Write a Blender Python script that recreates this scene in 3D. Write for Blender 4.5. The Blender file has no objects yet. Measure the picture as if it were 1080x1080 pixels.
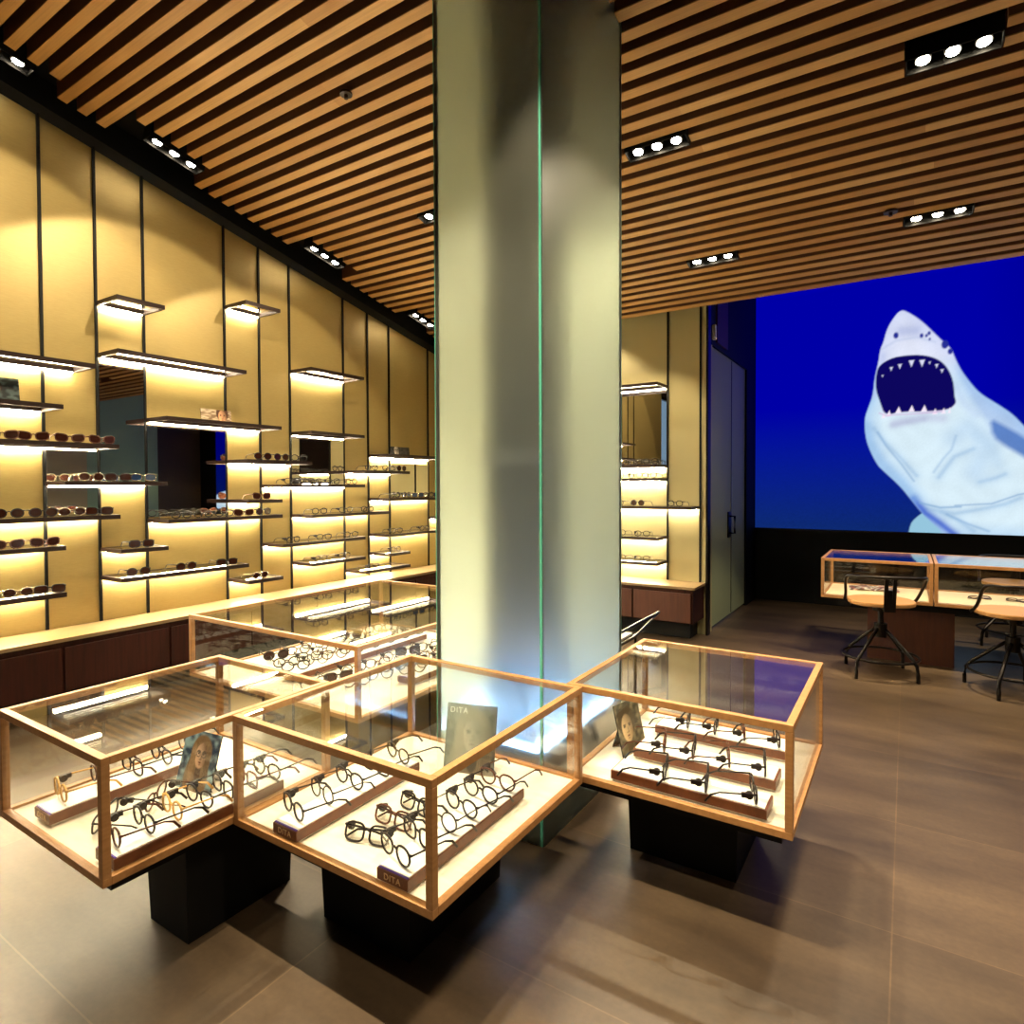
import bpy, math, random
import numpy as np
from mathutils import Matrix, Vector
random.seed(7)
RNG = np.random.default_rng(7)
COL = bpy.context.scene.collection
PI = math.pi
HC = 1.19                      # camera height above the floor

# ------------------------------------------------------------------ materials
def mat(name, col, rough=.5, metal=0.0, spec=.5, noise=None, emis=None, es=0, bump=0):
    m = bpy.data.materials.new(name); m.use_nodes = True
    nt = m.node_tree; b = nt.nodes['Principled BSDF']
    b.inputs['Base Color'].default_value = (*col, 1)
    b.inputs['Roughness'].default_value = rough
    b.inputs['Metallic'].default_value = metal
    b.inputs['Specular IOR Level'].default_value = spec
    if emis:
        b.inputs['Emission Color'].default_value = (*emis, 1)
        b.inputs['Emission Strength'].default_value = es
    if noise:
        col2, scale, detail = noise
        tc = nt.nodes.new('ShaderNodeTexCoord'); mp = nt.nodes.new('ShaderNodeMapping')
        mp.inputs['Scale'].default_value = scale
        nz = nt.nodes.new('ShaderNodeTexNoise'); nz.inputs['Scale'].default_value = 1
        nz.inputs['Detail'].default_value = detail; nz.inputs['Roughness'].default_value = .6
        rp = nt.nodes.new('ShaderNodeValToRGB')
        rp.color_ramp.elements[0].position = .35; rp.color_ramp.elements[0].color = (*col2, 1)
        rp.color_ramp.elements[1].position = .65; rp.color_ramp.elements[1].color = (*col, 1)
        nt.links.new(tc.outputs['Object'], mp.inputs[0]); nt.links.new(mp.outputs[0], nz.inputs['Vector'])
        nt.links.new(nz.outputs[0], rp.inputs[0]); nt.links.new(rp.outputs[0], b.inputs['Base Color'])
        if bump:
            bp = nt.nodes.new('ShaderNodeBump'); bp.inputs['Strength'].default_value = bump
            bp.inputs['Distance'].default_value = .003
            nt.links.new(nz.outputs[0], bp.inputs['Height']); nt.links.new(bp.outputs[0], b.inputs['Normal'])
    return m

def emit(name, col, s):
    m = bpy.data.materials.new(name); m.use_nodes = True; nt = m.node_tree
    nt.nodes.remove(nt.nodes['Principled BSDF'])
    e = nt.nodes.new('ShaderNodeEmission'); e.inputs[0].default_value = (*col, 1); e.inputs[1].default_value = s
    nt.links.new(e.outputs[0], nt.nodes['Material Output'].inputs[0]); return m

def emit_attr(name, s):
    m = bpy.data.materials.new(name); m.use_nodes = True; nt = m.node_tree
    nt.nodes.remove(nt.nodes['Principled BSDF'])
    a = nt.nodes.new('ShaderNodeAttribute'); a.attribute_name = 'Col'
    e = nt.nodes.new('ShaderNodeEmission'); e.inputs[1].default_value = s
    nt.links.new(a.outputs[0], e.inputs[0]); nt.links.new(e.outputs[0], nt.nodes['Material Output'].inputs[0]); return m

def attr_mat(name, rough=.35, noise=0):
    m = bpy.data.materials.new(name); m.use_nodes = True; nt = m.node_tree
    b = nt.nodes['Principled BSDF']; b.inputs['Roughness'].default_value = rough
    a = nt.nodes.new('ShaderNodeAttribute'); a.attribute_name = 'Col'
    if noise:
        tc = nt.nodes.new('ShaderNodeTexCoord'); mp = nt.nodes.new('ShaderNodeMapping'); mp.inputs['Scale'].default_value = (3, 160, 160)
        nz = nt.nodes.new('ShaderNodeTexNoise'); nz.inputs['Scale'].default_value = 1; nz.inputs['Detail'].default_value = 3
        mr = nt.nodes.new('ShaderNodeMapRange'); mr.inputs[3].default_value = 1 - noise; mr.inputs[4].default_value = 1 + noise
        mx = nt.nodes.new('ShaderNodeVectorMath'); mx.operation = 'SCALE'
        nt.links.new(tc.outputs['Object'], mp.inputs[0]); nt.links.new(mp.outputs[0], nz.inputs['Vector'])
        nt.links.new(nz.outputs[0], mr.inputs[0]); nt.links.new(a.outputs[0], mx.inputs[0]); nt.links.new(mr.outputs[0], mx.inputs['Scale'])
        nt.links.new(mx.outputs[0], b.inputs['Base Color'])
    else:
        nt.links.new(a.outputs[0], b.inputs['Base Color'])
    return m

def pane(name, tint=(1, 1, 1), ior=1.5, rough=0.0):
    """clear sheet glass: transparent body with a Fresnel reflection on each face"""
    m = bpy.data.materials.new(name); m.use_nodes = True; nt = m.node_tree
    nt.nodes.remove(nt.nodes['Principled BSDF'])
    N = nt.nodes.new
    t = N('ShaderNodeBsdfTransparent'); t.inputs[0].default_value = (*tint, 1)
    g = N('ShaderNodeBsdfGlossy'); g.inputs['Roughness'].default_value = rough; g.inputs[0].default_value = (1, 1, 1, 1)
    f = N('ShaderNodeFresnel'); ge = N('ShaderNodeNewGeometry')
    mr = N('ShaderNodeMapRange'); mr.inputs[3].default_value = ior; mr.inputs[4].default_value = 1 / ior
    mx = N('ShaderNodeMixShader')
    L = nt.links.new
    L(ge.outputs['Backfacing'], mr.inputs[0]); L(mr.outputs[0], f.inputs[0])
    L(f.outputs[0], mx.inputs[0]); L(t.outputs[0], mx.inputs[1]); L(g.outputs[0], mx.inputs[2])
    L(mx.outputs[0], nt.nodes['Material Output'].inputs[0]); return m

M = dict(
    gold=mat('gold_panel', (.42, .31, .108), .42, .3, .5, noise=((.37, .27, .092), (30, 30, 500), 4)),
    goldb=mat('olive_gold_panel', (.50, .43, .21), .45, .2, .5),
    black=mat('black_paint', (.006, .006, .006), .6, spec=.2),
    blackm=mat('black_metal', (.02, .017, .015), .3, .8),
    bronze=mat('dark_bronze', (.022, .009, .006), .45, .3),
    oak=mat('oak', (.40, .195, .068), .45, noise=((.31, .145, .046), (6, 6, 90), 5)),
    oakx=mat('oak_horizontal', (.42, .205, .07), .45, noise=((.34, .16, .052), (60, 60, 60), 4)),
    top=mat('counter_wood', (.25, .165, .075), .4, noise=((.21, .135, .06), (60, 4, 60), 5)),
    cream=mat('cream_board', (.80, .74, .63), .6, noise=((.80, .71, .54), (12, 60, 12), 4)),
    deskfloor=mat('pale_wood_board', (.90, .72, .46), .5),
    white=mat('white_insert', (.92, .90, .84), .55),
    tray=mat('walnut_stand', (.17, .05, .016), .4, noise=((.12, .033, .011), (50, 50, 50), 4)),
    dwood=mat('dark_wood', (.040, .008, .004), .6, spec=.2, noise=((.022, .006, .003), (60, 60, 4), 4)),
    rwood=mat('red_brown_wood', (.085, .024, .009), .5, noise=((.06, .016, .006), (60, 60, 4), 4)),
    acrylic=pane('glass_clear', (.985, .99, .98), 1.38),
    topglass=pane('glass_top', (.98, .99, .98), 1.85),
    shelfglass=pane('glass_shelf', (.95, .95, .9), 1.5),
    lens=pane('lens_clear', (.96, .96, .95), 1.4),
    sunlens=mat('lens_brown', (.035, .011, .007), .12, spec=.4),
    sunlens2=mat('lens_blue', (.02, .04, .10), .08, spec=.8),
    fblack=mat('frame_black', (.010, .006, .006), .4, spec=.3),
    ftort=mat('frame_tortoise', (.13, .035, .012), .35, spec=.3, noise=((.02, .006, .004), (150, 150, 150), 2)),
    fgold=mat('frame_amber', (.75, .42, .12), .25),
    fred=mat('frame_plum', (.10, .012, .03), .22),
    fmetal=mat('frame_silver', (.55, .48, .38), .25, .9),
    mirror=mat('mirror_glass', (.82, .82, .80), .01, 1.0),
    edge=mat('glass_edge_green', (.10, .42, .30), .2, spec=.6),
    steel=mat('steel', (.35, .35, .38), .25, 1.0),
    gold_letter=mat('gold_lettering', (.75, .55, .3), .4, .4),
    paperw=mat('white_lettering', (.85, .85, .85), .6),
    seat=mat('seat_wood', (.52, .27, .09), .35, noise=((.43, .21, .065), (8, 70, 20), 4)),
    core=mat('core_dark', (.005, .009, .016), .5, spec=.25),
    purple=mat('violet_line', (.10, .04, .45), .4),
    strip=emit('shelf_light', (1.0, .86, .60), 190),
    lamp=emit('lamp_face', (1.0, .84, .58), 60),
    led=emit('plinth_light', (.32, .55, 1.0), 260),
    door=mat('door_satin', (.36, .40, .22), .45, .0, .6),
    pgreen=mat('pale_green_wall', (.30, .45, .33), .6),
    brownwall=mat('brown_wall', (.06, .035, .02), .6),
    beige=mat('beige_wall', (.45, .38, .24), .7),
    screen=emit_attr('video_screen', .60),
    poster=attr_mat('printed_card', .4),
    slat=attr_mat('ceiling_wood', .5, .22),
)
# frosted glass of the column
def frosted(name, tr, df, rough, ior):
    m = bpy.data.materials.new(name); m.use_nodes = True; nt = m.node_tree
    nt.nodes.remove(nt.nodes['Principled BSDF']); N = nt.nodes.new; L = nt.links.new
    r = N('ShaderNodeBsdfRefraction'); r.inputs['Roughness'].default_value = rough; r.inputs['IOR'].default_value = ior
    r.inputs[0].default_value = (.95, .98, .94, 1)
    t = N('ShaderNodeBsdfTranslucent'); t.inputs[0].default_value = (.80, .85, .74, 1)
    d = N('ShaderNodeBsdfDiffuse'); d.inputs[0].default_value = (.66, .68, .55, 1)
    g = N('ShaderNodeBsdfGlossy'); g.inputs['Roughness'].default_value = .30
    a = N('ShaderNodeMixShader'); a.inputs[0].default_value = tr
    b = N('ShaderNodeMixShader'); b.inputs[0].default_value = df
    c = N('ShaderNodeMixShader'); c.inputs[0].default_value = .04
    L(r.outputs[0], a.inputs[1]); L(t.outputs[0], a.inputs[2])
    L(a.outputs[0], b.inputs[1]); L(d.outputs[0], b.inputs[2])
    L(b.outputs[0], c.inputs[1]); L(g.outputs[0], c.inputs[2])
    L(c.outputs[0], nt.nodes['Material Output'].inputs[0]); return m
M['frost'] = frosted('frosted_glass', .04, .06, .47, 1.45)
M['frostb'] = frosted('frosted_glass_inner', .55, .08, .5, 1.45)

def floor_mat():
    m = bpy.data.materials.new('stone_tile'); m.use_nodes = True; nt = m.node_tree
    b = nt.nodes['Principled BSDF']; N = nt.nodes.new; L = nt.links.new
    tc = N('ShaderNodeTexCoord')
    mp = N('ShaderNodeMapping'); mp.inputs['Location'].default_value = (.025, -.63, 0)
    br = N('ShaderNodeTexBrick'); br.offset = 0; br.squash = 1
    br.inputs['Scale'].default_value = 1; br.inputs['Mortar Size'].default_value = .0022
    br.inputs['Mortar Smooth'].default_value = .1; br.inputs['Bias'].default_value = 0
    br.inputs['Brick Width'].default_value = 1.25; br.inputs['Row Height'].default_value = .635
    br.inputs['Color1'].default_value = (.80, .80, .80, 1); br.inputs['Color2'].default_value = (1.12, 1.12, 1.12, 1)
    br.inputs['Mortar'].default_value = (1.4, 1.38, 1.3, 1)
    n1 = N('ShaderNodeTexNoise'); n1.inputs['Scale'].default_value = 1.0; n1.inputs['Detail'].default_value = 8; n1.inputs['Roughness'].default_value = .62
    m1 = N('ShaderNodeMapping'); m1.inputs['Scale'].default_value = (1.1, 3.6, 1)
    r1 = N('ShaderNodeValToRGB'); r1.color_ramp.elements[0].position = .30; r1.color_ramp.elements[0].color = (.036, .022, .012, 1)
    r1.color_ramp.elements[1].position = .70; r1.color_ramp.elements[1].color = (.115, .075, .041, 1)
    n2 = N('ShaderNodeTexNoise'); n2.inputs['Scale'].default_value = 60; n2.inputs['Detail'].default_value = 4
    mr = N('ShaderNodeMapRange'); mr.inputs[3].default_value = .75; mr.inputs[4].default_value = 1.25
    v1 = N('ShaderNodeVectorMath'); v1.operation = 'MULTIPLY'
    v2 = N('ShaderNodeVectorMath'); v2.operation = 'SCALE'
    L(tc.outputs['Object'], mp.inputs[0]); L(mp.outputs[0], br.inputs[0])
    L(tc.outputs['Object'], m1.inputs[0]); L(m1.outputs[0], n1.inputs['Vector']); L(n1.outputs[0], r1.inputs[0])
    L(tc.outputs['Object'], n2.inputs['Vector']); L(n2.outputs[0], mr.inputs[0])
    L(r1.outputs[0], v1.inputs[0]); L(br.outputs[0], v1.inputs[1])
    L(v1.outputs[0], v2.inputs[0]); L(mr.outputs[0], v2.inputs['Scale'])
    L(v2.outputs[0], b.inputs['Base Color'])
    b.inputs['Roughness'].default_value = .42
    bp = N('ShaderNodeBump'); bp.inputs['Strength'].default_value = .15; bp.inputs['Distance'].default_value = .004
    L(n1.outputs[0], bp.inputs['Height']); L(bp.outputs[0], b.inputs['Normal'])
    return m
M['floor'] = floor_mat()

# ------------------------------------------------------------------ mesh helpers
class MB:
    def __init__(s): s.v = []; s.f = []; s.c = []
    def box(s, x0, x1, y0, y1, z0, z1, c=None):
        n = len(s.v)
        s.v += [(x0, y0, z0), (x1, y0, z0), (x1, y1, z0), (x0, y1, z0), (x0, y0, z1), (x1, y0, z1), (x1, y1, z1), (x0, y1, z1)]
        fs = [(0, 3, 2, 1), (4, 5, 6, 7), (0, 1, 5, 4), (1, 2, 6, 5), (2, 3, 7, 6), (3, 0, 4, 7)]
        s.f += [tuple(n + i for i in f) for f in fs]
        if c is not None: s.c += [c] * 8
        return s
    def hexa(s, b, t, c=None):
        """eight corners: b, t lists of 4 points counter-clockwise seen from above"""
        n = len(s.v); s.v += list(b) + list(t)
        fs = [(0, 3, 2, 1), (4, 5, 6, 7), (0, 1, 5, 4), (1, 2, 6, 5), (2, 3, 7, 6), (3, 0, 4, 7)]
        s.f += [tuple(n + i for i in f) for f in fs]
        if c is not None: s.c += [c] * 8
        return s
    def tube(s, pts, r, seg=6, closed=False, flat=1.0, up=(0, 0, 1), caps=True):
        pts = [Vector(p) for p in pts]; n = len(pts); base = len(s.v)
        for i, p in enumerate(pts):
            a = pts[(i - 1) % n] if (closed or i > 0) else p
            b = pts[(i + 1) % n] if (closed or i < n - 1) else p
            t = (b - a).normalized(); u = Vector(up)
            if abs(t.dot(u)) > .95: u = Vector((1, 0, 0)) if abs(t.x) < .9 else Vector((0, 1, 0))
            x = t.cross(u).normalized(); y = x.cross(t).normalized()
            rr = r[i] if isinstance(r, (list, tuple)) else r
            for k in range(seg):
                an = 2 * PI * k / seg + PI / seg
                s.v.append(tuple(p + x * math.cos(an) * rr * flat + y * math.sin(an) * rr))
        m = n if closed else n - 1
        for i in range(m):
            j = (i + 1) % n
            for k in range(seg):
                l = (k + 1) % seg
                s.f.append((base + i * seg + k, base + i * seg + l, base + j * seg + l, base + j * seg + k))
        if not closed and caps:
            s.f.append(tuple(base + k for k in reversed(range(seg))))
            s.f.append(tuple(base + (n - 1) * seg + k for k in range(seg)))
        return s
    def cyl(s, c, r, h, seg=20, axis='z', r2=None):
        c = Vector(c); r2 = r if r2 is None else r2; base = len(s.v)
        ax = {'z': ((1, 0, 0), (0, 1, 0), (0, 0, 1)), 'x': ((0, 1, 0), (0, 0, 1), (1, 0, 0)), 'y': ((0, 0, 1), (1, 0, 0), (0, 1, 0))}[axis]
        X, Y, Z = map(Vector, ax)
        for q, rr in ((0, r), (h, r2)):
            for k in range(seg):
                a = 2 * PI * k / seg; s.v.append(tuple(c + Z * q + X * rr * math.cos(a) + Y * rr * math.sin(a)))
        for k in range(seg):
            l = (k + 1) % seg; s.f.append((base + k, base + l, base + seg + l, base + seg + k))
        s.f.append(tuple(base + k for k in reversed(range(seg)))); s.f.append(tuple(base + seg + k for k in range(seg)))
        return s
    def prism(s, poly, z0, z1):
        n = len(poly); base = len(s.v)
        s.v += [(x, y, z0) for x, y in poly] + [(x, y, z1) for x, y in poly]
        for k in range(n):
            l = (k + 1) % n; s.f.append((base + k, base + l, base + n + l, base + n + k))
        s.f.append(tuple(base + k for k in reversed(range(n)))); s.f.append(tuple(base + n + k for k in range(n)))
        return s
    def build(s, name, m, parent=None, loc=(0, 0, 0), rot=None, smooth=False, bevel=0):
        me = bpy.data.meshes.new(name); me.from_pydata(s.v, [], s.f); me.update()
        if s.c:
            a = me.color_attributes.new('Col', 'FLOAT_COLOR', 'POINT')
            a.data.foreach_set('color', np.array([(*c, 1.0) for c in s.c], dtype=np.float32).ravel())
        if smooth:
            me.polygons.foreach_set('use_smooth', [True] * len(me.polygons))
        me.materials.append(m)
        o = bpy.data.objects.new(name, me); COL.objects.link(o)
        o.location = loc
        if rot: o.rotation_euler = rot
        if parent is not None: o.parent = parent
        if bevel:
            b = o.modifiers.new('Bevel', 'BEVEL'); b.width = bevel; b.segments = 2; b.limit_method = 'ANGLE'
        return o

def tag(o, label=None, cat=None, group=None, kind=None):
    if label: o['label'] = label
    if cat: o['category'] = cat
    if group: o['group'] = group
    if kind: o['kind'] = kind
    return o
def thing(name, label, cat, loc=(0, 0, 0), rz=0, group=None):
    o = bpy.data.objects.new(name, None); COL.objects.link(o); o.empty_display_size = .05
    o.location = loc; o.rotation_euler = (0, 0, rz)
    return tag(o, label, cat, group)
def struct(name, mb, m, **k):
    o = mb.build(name, m, **k); o['kind'] = 'structure'; return o
def dup(root, loc, rz, label=None, group=None, swap=None, rot=None):
    r = root.copy(); COL.objects.link(r); r.location = loc
    r.rotation_euler = rot if rot else (0, 0, rz)
    if label: r['label'] = label
    if group: r['group'] = group
    for ch in root.children:
        c = ch.copy(); COL.objects.link(c); c.parent = r
        for g in ch.children:
            d = g.copy(); COL.objects.link(d); d.parent = c
    return r
def lettering(text, size, m, name, parent, loc, rot, depth=.0006):
    cu = bpy.data.curves.new('txt', 'FONT'); cu.body = text; cu.size = size; cu.extrude = depth
    cu.align_x = 'CENTER'; cu.align_y = 'CENTER'; cu.space_character = 1.15
    to = bpy.data.objects.new('txt', cu)
    me = bpy.data.meshes.new_from_object(to); me.name = name; me.materials.clear(); me.materials.append(m)
    bpy.data.objects.remove(to)
    o = bpy.data.objects.new(name, me); COL.objects.link(o); o.parent = parent
    o.location = loc; o.rotation_euler = rot
    return o

# ------------------------------------------------------------------ camera
YAW, PIT, ROL = map(math.radians, (32.4868, -1.188, -.2138))
fw = Vector((-math.sin(YAW), math.cos(YAW), 0)); rt = Vector((math.cos(YAW), math.sin(YAW), 0)); up = Vector((0, 0, 1))
f2 = fw * math.cos(PIT) + up * math.sin(PIT); u2 = up * math.cos(PIT) - fw * math.sin(PIT)
r3 = rt * math.cos(ROL) + u2 * math.sin(ROL); u3 = u2 * math.cos(ROL) - rt * math.sin(ROL)
cd = bpy.data.cameras.new('camera'); cam = bpy.data.objects.new('camera', cd); COL.objects.link(cam)
mm = Matrix(((r3.x, u3.x, -f2.x, 0), (r3.y, u3.y, -f2.y, 0), (r3.z, u3.z, -f2.z, HC), (0, 0, 0, 1)))
cam.matrix_world = mm
cd.sensor_width = 36; cd.lens = 651.74 / 1080 * 36; cd.shift_x = -.00183; cd.shift_y = -.01303
cd.clip_start = .05
bpy.context.scene.camera = cam

# ------------------------------------------------------------------ room
XW = -3.95; YB = 4.95; XD = -1.335; YS = 6.75; XR = 3.6; YR = -4.2
Z0, SL = 2.37 + HC, .21
def cz(y): return Z0 - SL * y
SEAM = [-.13, .135, .40, .93, 1.195, 1.46, 1.727, 1.99, 2.52, 2.787, 3.046, 3.572, 3.846, 4.107, 4.64, 4.90]

struct('floor', MB().box(-6.0, XR + .2, YR - .1, YS + .3, -.1, 0), M['floor'])
struct('wall_left', MB().box(XW - .15, XW, -1.55, YB + .15, 0, 4.3), M['gold'])
struct('wall_left_front', MB().box(XW - .15, XW, YR, -3.6, 0, 4.6).box(XW - .15, XW, -3.6, -1.55, 2.9, 4.6), M['brownwall'])
struct('wall_back', MB().box(XW, XD - .004, YB, YB + .15, 0, 3.0), M['goldb'])
struct('wall_front', MB().box(XW, XR, YR - .15, YR, 0, 4.6), M['brownwall'])
struct('wall_right', MB().box(XR, XR + .15, YR, 3.8, 0, 4.6).box(XR, XR + .15, 6.0, YS + .2, 0, 4.6), M['brownwall'])
struct('wall_right_beige', MB().box(XR, XR + .15, 3.8, 4.85, 0, 4.6), M['beige'])
struct('wall_right_green', MB().box(XR, XR + .15, 4.85, 6.0, 0, 4.6), M['pgreen'])
struct('wall_screen', MB().box(XD - .2, XR, YS + .05, YS + .2, 0, 3.6), M['black'])
# storefront window on the left behind the camera
wf = MB()
for y in (-3.6, -2.93, -2.26, -1.6): wf.box(XW - .1, XW - .04, y, y + .05, 0, 2.9)
wf.box(XW - .1, XW - .04, -3.6, -1.55, 0, .06).box(XW - .1, XW - .04, -3.6, -1.55, 2.84, 2.9)
w = struct('window_1', wf, M['blackm'])
MB().box(XW - .075, XW - .067, -3.55, -1.6, .06, 2.84).build('window_pane', M['acrylic'], w)

# ceiling: dark backing board, slatting below it
ce = MB()
for a, b in ((YR - .2, 4.92),):
    ce.hexa([(XW, a, cz(a) + .13), (XR, a, cz(a) + .13), (XR, b, cz(b) + .13), (XW, b, cz(b) + .13)],
            [(XW, a, cz(a) + .19), (XR, a, cz(a) + .19), (XR, b, cz(b) + .19), (XW, b, cz(b) + .19)])
ce.box(XW - .1, XR, 4.92, YS + .3, 3.35, 3.42)
ce.box(XW, XR, 4.90, 4.93, cz(4.9) + .08, 3.40)
ceiling = struct('ceiling', ce, M['black'])

# spotlight trays: (cx, cy, along, label)
FIX = [(-1.09, 3.08, 'x'), (-1.10, 4.18, 'x'), (.13, 4.18, 'x'), (.14, 3.06, 'x'), (-2.50, 3.08, 'x'),
       (-3.72, 1.20, 'y'), (-3.63, 2.02, 'y'), (-3.66, 3.15, 'y'), (-3.66, 4.25, 'y'),
       (-2.50, .90, 'x'), (-1.09, .90, 'x'), (.20, .90, 'x'), (-1.80, -.35, 'x'), (.2, -.35, 'x'),  # from here on unseen spots added to light the cases, no trays built
       (1.50, 3.08, 'x'), (1.50, 4.18, 'x'), (.40, 1.95, 'x'), (1.7, 1.0, 'x')]
PITCH = .0926
sl = MB(); tones = [(.50, .26, .08), (.47, .24, .072), (.53, .285, .094), (.44, .22, .064), (.51, .27, .085), (.60, .34, .125)]
kmin = int((YR - 2.375) / PITCH) + 1
for k in range(kmin, 27):
    yf = 2.375 + k * PITCH; yn = yf - .046
    ym = (yf + yn) / 2
    xs = -3.80
    for cx, cy, ax in FIX:
        if ax == 'y' and abs(ym - cy) < .23: xs = max(xs, cx + .075)
    cuts = []
    for cx, cy, ax in FIX:
        if ax == 'x' and abs(ym - cy) < .062: cuts.append((cx - .165, cx + .165))
    segs = []; x = xs
    for a, b in sorted(cuts):
        if a > x: segs.append((x, a))
        x = b
    segs.append((x, XR))
    for a, b in segs:
        p = a
        while p < b - .01:
            q = min(b, p + random.uniform(1.1, 2.8))
            if b - q < .3: q = b
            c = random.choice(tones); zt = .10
            for z0_, z1_, cc_ in ((0, .005, c), (.005, zt, (.10, .038, .015))):  # sides coloured darker than the underside, painting in the shade of the gaps
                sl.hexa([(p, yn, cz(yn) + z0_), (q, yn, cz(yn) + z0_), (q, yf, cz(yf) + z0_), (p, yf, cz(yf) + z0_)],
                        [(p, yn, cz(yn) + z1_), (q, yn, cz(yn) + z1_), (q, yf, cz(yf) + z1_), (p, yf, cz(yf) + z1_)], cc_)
            p = q
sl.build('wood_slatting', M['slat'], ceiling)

# wall seams (black shelf channels)
n = 1
for y in SEAM:
    struct('trim_%d' % n, MB().box(XW, XW + .012, y - .007, y + .007, .415, 3.6 if y < 2.4 else cz(y) + .08), M['black']); n += 1
for x in (XD - .06 + .0, -1.655, -2.185, -2.45, -2.98, -3.5):
    if x > -1.5: x = -1.39
    struct('trim_%d' % n, MB().box(x - .007, x + .007, YB - .012, YB, .415, cz(4.9) + .3), M['black']); n += 1

# door wall
struct('wall_door', MB().box(XD - .003, XD, YB, 5.02, 0, 3.35).box(XD - .12, XD, 6.36, YS + .05, 0, 3.35).box(XD - .12, XD, 5.02, 6.36, 2.32, 3.35), M['black'])
struct('trim_%d' % n, MB().box(XD - .004, XD + .012, YB - .03, YB + .05, 0, 3.35), M['blackm']); n += 1
dr = struct('door_1', MB().box(XD - .07, XD - .02, 5.02, 6.36, .02, 2.32), M['door'])
MB().box(XD - .02, XD - .014, 5.80, 5.81, .03, 2.31).build('glazing_bar', M['steel'], dr)
dh = MB(); dh.tube([(XD - .02, 5.72, .91), (XD + .035, 5.72, .91), (XD + .035, 5.72, .76), (XD - .02, 5.72, .76)], .011, 8)
dh.box(XD - .02, XD - .008, 5.68, 5.76, .72, .95)
dh.build('door_handle', M['blackm'], dr)
d = tag(MB().box(XD, XD + .03, 5.06, 5.11, 2.36, 2.48).build('alarm_sensor', M['white'], bevel=.008), 'small white sensor box high on the dark wall above the satin door', 'sensor')
tag(MB().box(XD, XD + .012, 5.20, 5.55, 2.36, 3.0).build('panel', M['rwood']), 'dark red brown panel on the black wall above the satin door', 'panel')

# ------------------------------------------------------------------ spotlights in the ceiling
NAMES = ['black tray of three ceiling spotlights close beside the frosted column on its right', 'far tray of three small spotlights nearest the back shelf wall',
         'three-lamp spotlight tray nearest the shark screen', 'brightest three-lamp spotlight tray at the upper right', 'spotlight tray peeking out left of the frosted column',
         'leftmost spotlight tray at the wall end of the ceiling slats', 'second spotlight tray along the gold wall, above the first lit shelf frame',
         'third spotlight tray along the gold wall, above the second lit shelf frame', 'farthest spotlight tray along the gold wall beside the column']
def tray_light(i, cx, cy, ax):
    z = cz(cy)
    lab = NAMES[i] if i < len(NAMES) else 'ceiling spotlight tray outside the view, number %d behind' % (i - len(NAMES) + 1)
    t = thing('ceiling_spotlight', lab, 'ceiling light', (cx, cy, z), 0, 'three-lamp spotlight trays in the slatted ceiling')
    # the tray follows the ceiling slope
    if ax == 'x': t.rotation_euler = (-math.atan(SL), 0, 0)
    else: t.rotation_euler = Matrix.Rotation(-math.atan(SL), 3, 'X').to_4x4().to_euler(); 
    m = MB()
    L_, W_ = (.16, .043)
    def bx(x0, x1, y0, y1, z0, z1):
        if ax == 'x': m.box(x0, x1, y0, y1, z0, z1)
        else: m.box(y0, y1, x0, x1, z0, z1)
    bx(-L_, L_, -W_, W_, .07, .08)
    bx(-L_, L_, -W_, -W_ + .004, -.012, .07); bx(-L_, L_, W_ - .004, W_, -.012, .07)
    bx(-L_, -L_ + .004, -W_, W_, -.012, .07); bx(L_ - .004, L_, -W_, W_, -.012, .07)
    m.build('tray_housing', M['black'], t)
    for k in (-1, 0, 1):
        p = (k * .1, 0, 0) if ax == 'x' else (0, k * .1, 0)
        h = MB().cyl((p[0], p[1], .005), .030, .062, 20, r2=.028).build('lamp_head', M['black'], t, smooth=False)
        MB().cyl((p[0], p[1], .0015), .024, .003, 20).build('lamp_face', M['lamp'], h)
    return t
for i, (cx, cy, ax) in enumerate(FIX):
    if i < 9: tray_light(i, cx, cy, ax)

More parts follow.
